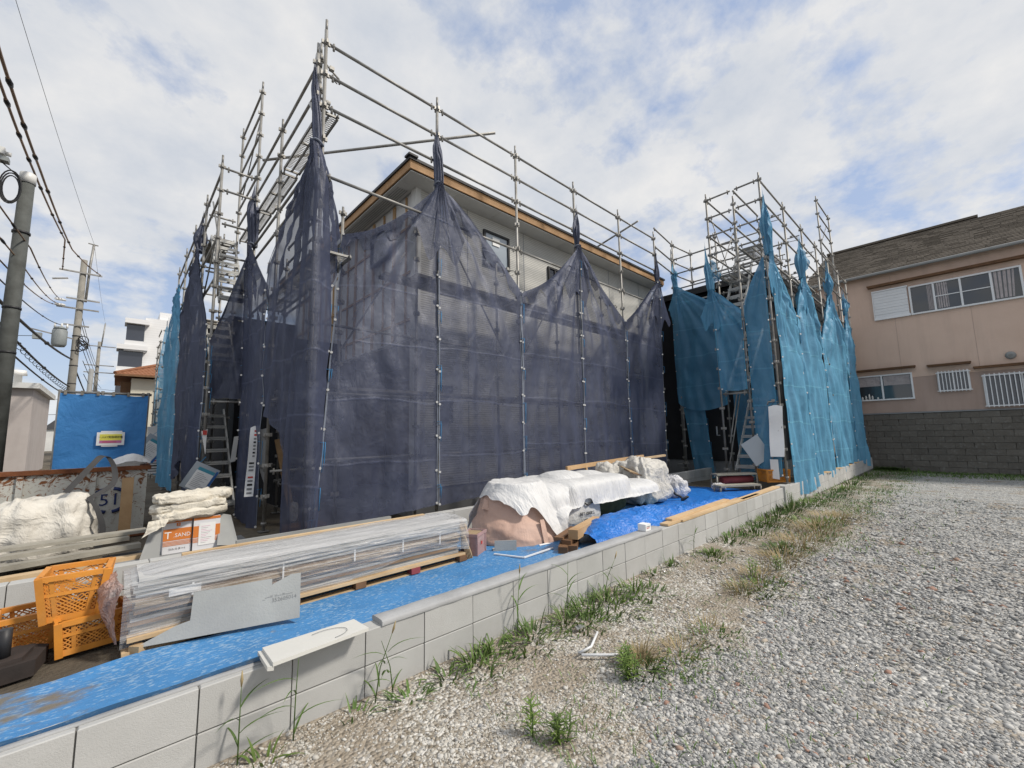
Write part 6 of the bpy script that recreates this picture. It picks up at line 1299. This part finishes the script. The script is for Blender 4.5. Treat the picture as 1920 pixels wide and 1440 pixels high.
th = rs.uniform(math.radians(-14), math.radians(84), N); rr = 1.5*(15/1.5)**(rs.uniform(0, 1, N)**1.05)
X, Y = rr*np.cos(th), rr*np.sin(th); keep = (Y < 2.53) & (X < 13)
X, Y, rr = X[keep], Y[keep], rr[keep]
big = np.array([noise.noise(Vector((x*1.15, y*1.15, .3))) for x, y in zip(X, Y)]); pat = np.array([noise.noise(Vector((x*1.6, y*1.6, 4.))) + .5*noise.noise(Vector((x*4, y*4, 9.))) for x, y in zip(X, Y)])
white = (Y + .55*big + .3*pat) > 1.35
dens = np.where(white, np.clip(.42+1.0*pat, .13, .95), np.clip(.78+.85*pat, .3, 1))
k = rs.uniform(0, 1, len(X)) < dens; X, Y, rr, white = X[k], Y[k], rr[k], white[k]
sz = np.clip(rs.lognormal(math.log(.0054), .5, len(X)), .0022, .02)*np.clip(rr/3.2, .9, 1.7)*np.where(white, .85, 1.05)
Zg = np.array([zg(x, y) for x, y in zip(X, Y)]) + sz*.15
pts = np.stack([X, Y, Zg], 1)
print('stones', len(X), white.sum(), (rr < 4.2).sum())
near = rr < 4.2
for w_, nm, mt_, lb in ((white, 'white_gravel', 'stone_white', 'pale gravel scattered over brown soil along the block wall'), (~white, 'grey_gravel', 'stone_grey', 'mixed grey gravel covering the open lot')):
    stonefield(nm, mt_, pts[w_ & near], sz[w_ & near], lb+', closer stones'); stonefield(nm, mt_, pts[w_ & ~near], sz[w_ & ~near], lb+', farther stones', True)
# ------------------------------------------------------------------ weeds
def blade(b, p, d, L, w, droop, n=5):
    p = Vector(p); d = Vector(d).normalized(); side = d.cross(Vector((0, 0, 1))); side = side.normalized() if side.length > .01 else Vector((1, 0, 0)); P = []
    for i in range(n+1):
        t = i/n; ww = w*(1-t**1.6)*(.55+.45*min(1, t*4)); q = p + d*L*t + Vector((d.x, d.y, 0))*droop*L*t*t - Vector((0, 0, droop*L*t*t*.9)); P.append([q-side*ww, q+Vector((0, 0, -ww*.3)), q+side*ww])
    b.grid(P)
def tuft(x, y, n, h, spread, mat, label, group, name='grass_tuft', w=.005, seed=0, z=None):
    r = random.Random(seed*31+int(x*100)); b = MB(); z = zg(x, y) if z is None else z
    for i in range(n):
        a = r.uniform(0, 6.28); q = spread*r.random()**.6; lean = r.uniform(.15, .9)
        blade(b, (x+q*math.cos(a), y+q*math.sin(a)*.8, z-.01), (lean*math.cos(a), lean*math.sin(a), 1), h*r.uniform(.5, 1.1), w*r.uniform(.7, 1.4), r.uniform(.2, .8))
    return b.build(name, mat, None, label, 'weed', group)
def leafy(x, y, h, n, label, group, seed, mat='leaf_bright', w=.011):
    r = random.Random(seed); t = thing('leafy_weed', label, 'weed', (x, y, zg(x, y)), group); z = zg(x, y); st = MB(); lf = MB()
    for k in range(n):
        a = r.uniform(0, 6.28); top = Vector((x+.07*math.cos(a)*r.random(), y+.07*math.sin(a)*r.random(), z+h*r.uniform(.6, 1))); base = Vector((x+.02*math.cos(a), y+.02*math.sin(a), z-.01)); st.tube([base, base.lerp(top, .5)+Vector((.01, 0, 0)), top], [.004, .003, .0015], 5)
        m = int(h*90)
        for i in range(m):
            q = base.lerp(top, .1+.9*i/m); aa = i*2.4+a; blade(lf, q, (math.cos(aa), math.sin(aa), .7), .035+.04*math.sin(math.pi*min(1, .25+i/m*.75)), w*.6, .35, 3)
    st.build('stem', 'leaf_green', t); lf.build('leaves', mat, t); return t
def stalk(x, y, h, label, group, seed, head=True):
    r = random.Random(seed); t = thing('tall_weed', label, 'weed', (x, y, zg(x, y)), group); z = zg(x, y); dx, dy = r.uniform(-.1, .12), r.uniform(-.12, .02)
    P = [(x, y, z-.01), (x+dx*.3, y+dy*.3, z+h*.5), (x+dx, y+dy, z+h)]; MB().tube(P, [.004, .003, .0015], 5).build('stem', 'leaf_green', t); lf = MB()
    for i in range(5): u = .1+.16*i; q = Vector(P[0]).lerp(Vector(P[2]), u); a = r.uniform(0, 6.28); blade(lf, q, (math.cos(a), math.sin(a)*.6, .9), h*.5, .007, .55, 6)
    lf.build('leaves', 'leaf_green', t)
    if head: q = Vector(P[2]); MB().tube([q, q+Vector((dx*.1, dy*.1, .03)), q+Vector((dx*.2, dy*.2, .07))], [.003, .007, .002], 7).build('seed_head', 'grass_dry', t)
    return t
GA, GL, GS = 'grass tufts at the foot of the block wall', 'leafy weeds in the gravel', 'tall weeds against the block wall'
for i, (x, y, h) in enumerate(((.52, 2.46, .34), (.76, 2.46, .42), (1.19, 2.46, .40), (1.31, 2.47, .33), (2.33, 2.47, .46), (2.9, 2.45, .44), (3.45, 2.46, .32), (5.35, 2.46, .35))): stalk(x, y, h, 'tall thin weed ' + ('with a seed head' if i % 2 == 0 else 'with bare drooping tip') + ' against the block wall', GS, 40+i, i % 2 == 0)
for i, (x, y, n, h, s) in enumerate(((.62, 2.4, 30, .12, .1), (1.05, 2.42, 30, .1, .12), (1.62, 2.38, 60, .13, .14), (1.86, 2.40, 90, .17, .12), (2.06, 2.42, 70, .15, .12), (2.4, 2.4, 90, .18, .14), (2.75, 2.36, 110, .18, .18), (3.05, 2.36, 110, .18, .2), (3.4, 2.40, 120, .18, .22), (3.75, 2.34, 90, .16, .2), (4.3, 2.42, 60, .12, .15), (4.75, 2.44, 60, .14, .14), (5.5, 2.3, 90, .12, .12), (6.4, 2.4, 160, .16, .35), (7.1, 2.35, 180, .18, .4), (7.8, 2.36, 200, .2, .4), (8.6, 2.4, 200, .22, .4), (9.4, 2.4, 220, .26, .4), (10.3, 2.3, 220, .2, .45), (11.4, 2.25, 220, .18, .5), (12.6, 2.3, 200, .2, .5), (13.8, 2.3, 200, .2, .5), (15.2, 2.35, 200, .2, .5), (16.8, 2.4, 180, .2, .5), (18.5, 2.4, 180, .22, .6))):
    tuft(x, y, int(n*(.42 if x < 5 else .9)), h*(1.3 if x < 5 else 1.05), s*(.75 if x < 5 else 1.1), 'leaf_green' if i % 3 else 'leaf_bright', 'green grass tuft below ' + ('the white siding offcut on the wall' if x < 1.2 else 'the mortar cap of the block wall' if x < 3.9 else 'the small white carton on the wall' if x < 4.9 else 'the planks on the block wall' if x < 9.7 else 'the sunlit blue nets'), GA, seed=i, w=.0075 if x < 5 else .009)
for i, (x, y, h, n) in enumerate(((1.64, 1.62, .19, 2), (1.70, 1.50, .17, 4), (2.40, 1.55, .21, 5), (2.50, 1.64, .16, 3), (4.9, 1.66, .2, 3), (5.3, 1.52, .2, 3), (9.2, 2.35, .42, 5))): leafy(x, y, h, n, 'upright leafy weed with narrow bright leaves growing in the gravel' if i < 6 else 'bushy weed at the end of the block wall', GL if i < 6 else None, 60+i)
for i, (x, y, n, h, s) in enumerate(((2.62, 1.62, 150, .24, .08), (2.95, 1.5, 110, .15, .18), (3.4, 1.52, 90, .13, .2), (4.4, 1.6, 120, .2, .16), (4.95, 1.6, 170, .2, .26), (5.7, 1.6, 220, .22, .34), (6.6, 1.62, 260, .26, .4), (7.6, 1.62, 280, .28, .45), (8.8, 1.6, 260, .26, .5))): tuft(x, y, n, h, s, 'grass_dry', 'tan dry grass tuft in the middle strip of the gravel', 'dry grass tufts in the gravel', 'dry_grass_tuft', .0028 if x < 5 else .004, i)
for i, (x, y, n, h, s) in enumerate(((1.9, 2.3, 70, .13, .22), (2.35, 2.3, 80, .14, .25), (2.85, 2.25, 110, .15, .3), (3.3, 2.25, 130, .15, .34), (3.7, 2.2, 90, .13, .3), (5.4, 2.2, 90, .1, .3), (2.55, 1.55, 90, .12, .16), (2.75, 1.42, 70, .09, .2), (3.3, 1.4, 80, .09, .25), (4.6, 1.5, 110, .14, .3), (6.2, 1.7, 130, .16, .35), (8.2, 1.75, 160, .18, .45), (1.35, 2.35, 40, .1, .14))):
    tuft(x, y, n, h, s, 'leaf_bright' if i % 2 else 'leaf_green', 'broad low patch of green weeds ' + ('spreading out from the block wall' if y > 1.9 else 'among the dry grass in the gravel strip'), 'low green weed patches', 'weed_patch', .0075 if x < 5 else .009, i+50)['kind'] = 'stuff'
b = MB(); r = random.Random(77)
for i in range(7000):
    x = 1.6+(20-1.6)*r.random()**1.6; y = (1.52+.25*r.gauss(0, 1)) if r.random() < .75 else r.uniform(.2, 2.4)
    if r.random() > .35 and noise.noise(Vector((x*.9, y*.9, 2))) < .08: continue
    a = r.uniform(0, 6.28); blade(b, (x, y, zg(x, y)), (.5*math.cos(a), .5*math.sin(a), 1), r.uniform(.03, .08)*(1 if x < 6 else 1.5), .0035 if x < 6 else .006, .5, 3)
for i in range(5200):
    y = 2.6-9*r.random(); x = 21.2-r.random()**2*2.2*(1 if y < 2 else 2); a = r.uniform(0, 6.28)
    blade(b, (x, y, zg(x, y)), (.5*math.cos(a), .5*math.sin(a), 1), r.uniform(.06, .2), .009, .5, 3)
b.build('sparse_grass', 'leaf_green', None, 'sparse short grass in the gravel and along the retaining wall', 'grass', None, 'stuff')
b = MB()
for i in range(900): a = r.uniform(0, 6.28); q = r.random(); blade(b, (21.35-.25*q, 2.1+.4*r.gauss(0, 1)*.6, zg(21, 2)-.05), (.5*math.cos(a), .5*math.sin(a), 1), r.uniform(.2, .6)*(1-.5*q), .012, .5, 3)
b.build('bush', 'leaf_green', None, 'dark green bush at the foot of the retaining wall by the blue net', 'bush')
# litter on the gravel
MB().tube([(2.72, 2.02, .03), (2.52, 1.93, .025), (2.38, 1.93, .03), (2.38, 1.90, .03), (2.52, 1.76, .03), (2.62, 1.70, .03)], .009, 6).build('plastic_strap', 'alu_white', None, 'bent white packing strap lying on the gravel', 'strap')
MB().poly([(2.66, 2.16, .02), (2.73, 2.14, .03), (2.73, 2.18, .035), (2.68, 2.2, .025)], .004, (0, 0, 1)).build('metal_scrap', 'pipe_grey', None, 'small grey metal scrap on the gravel near the wall weeds', 'scrap')
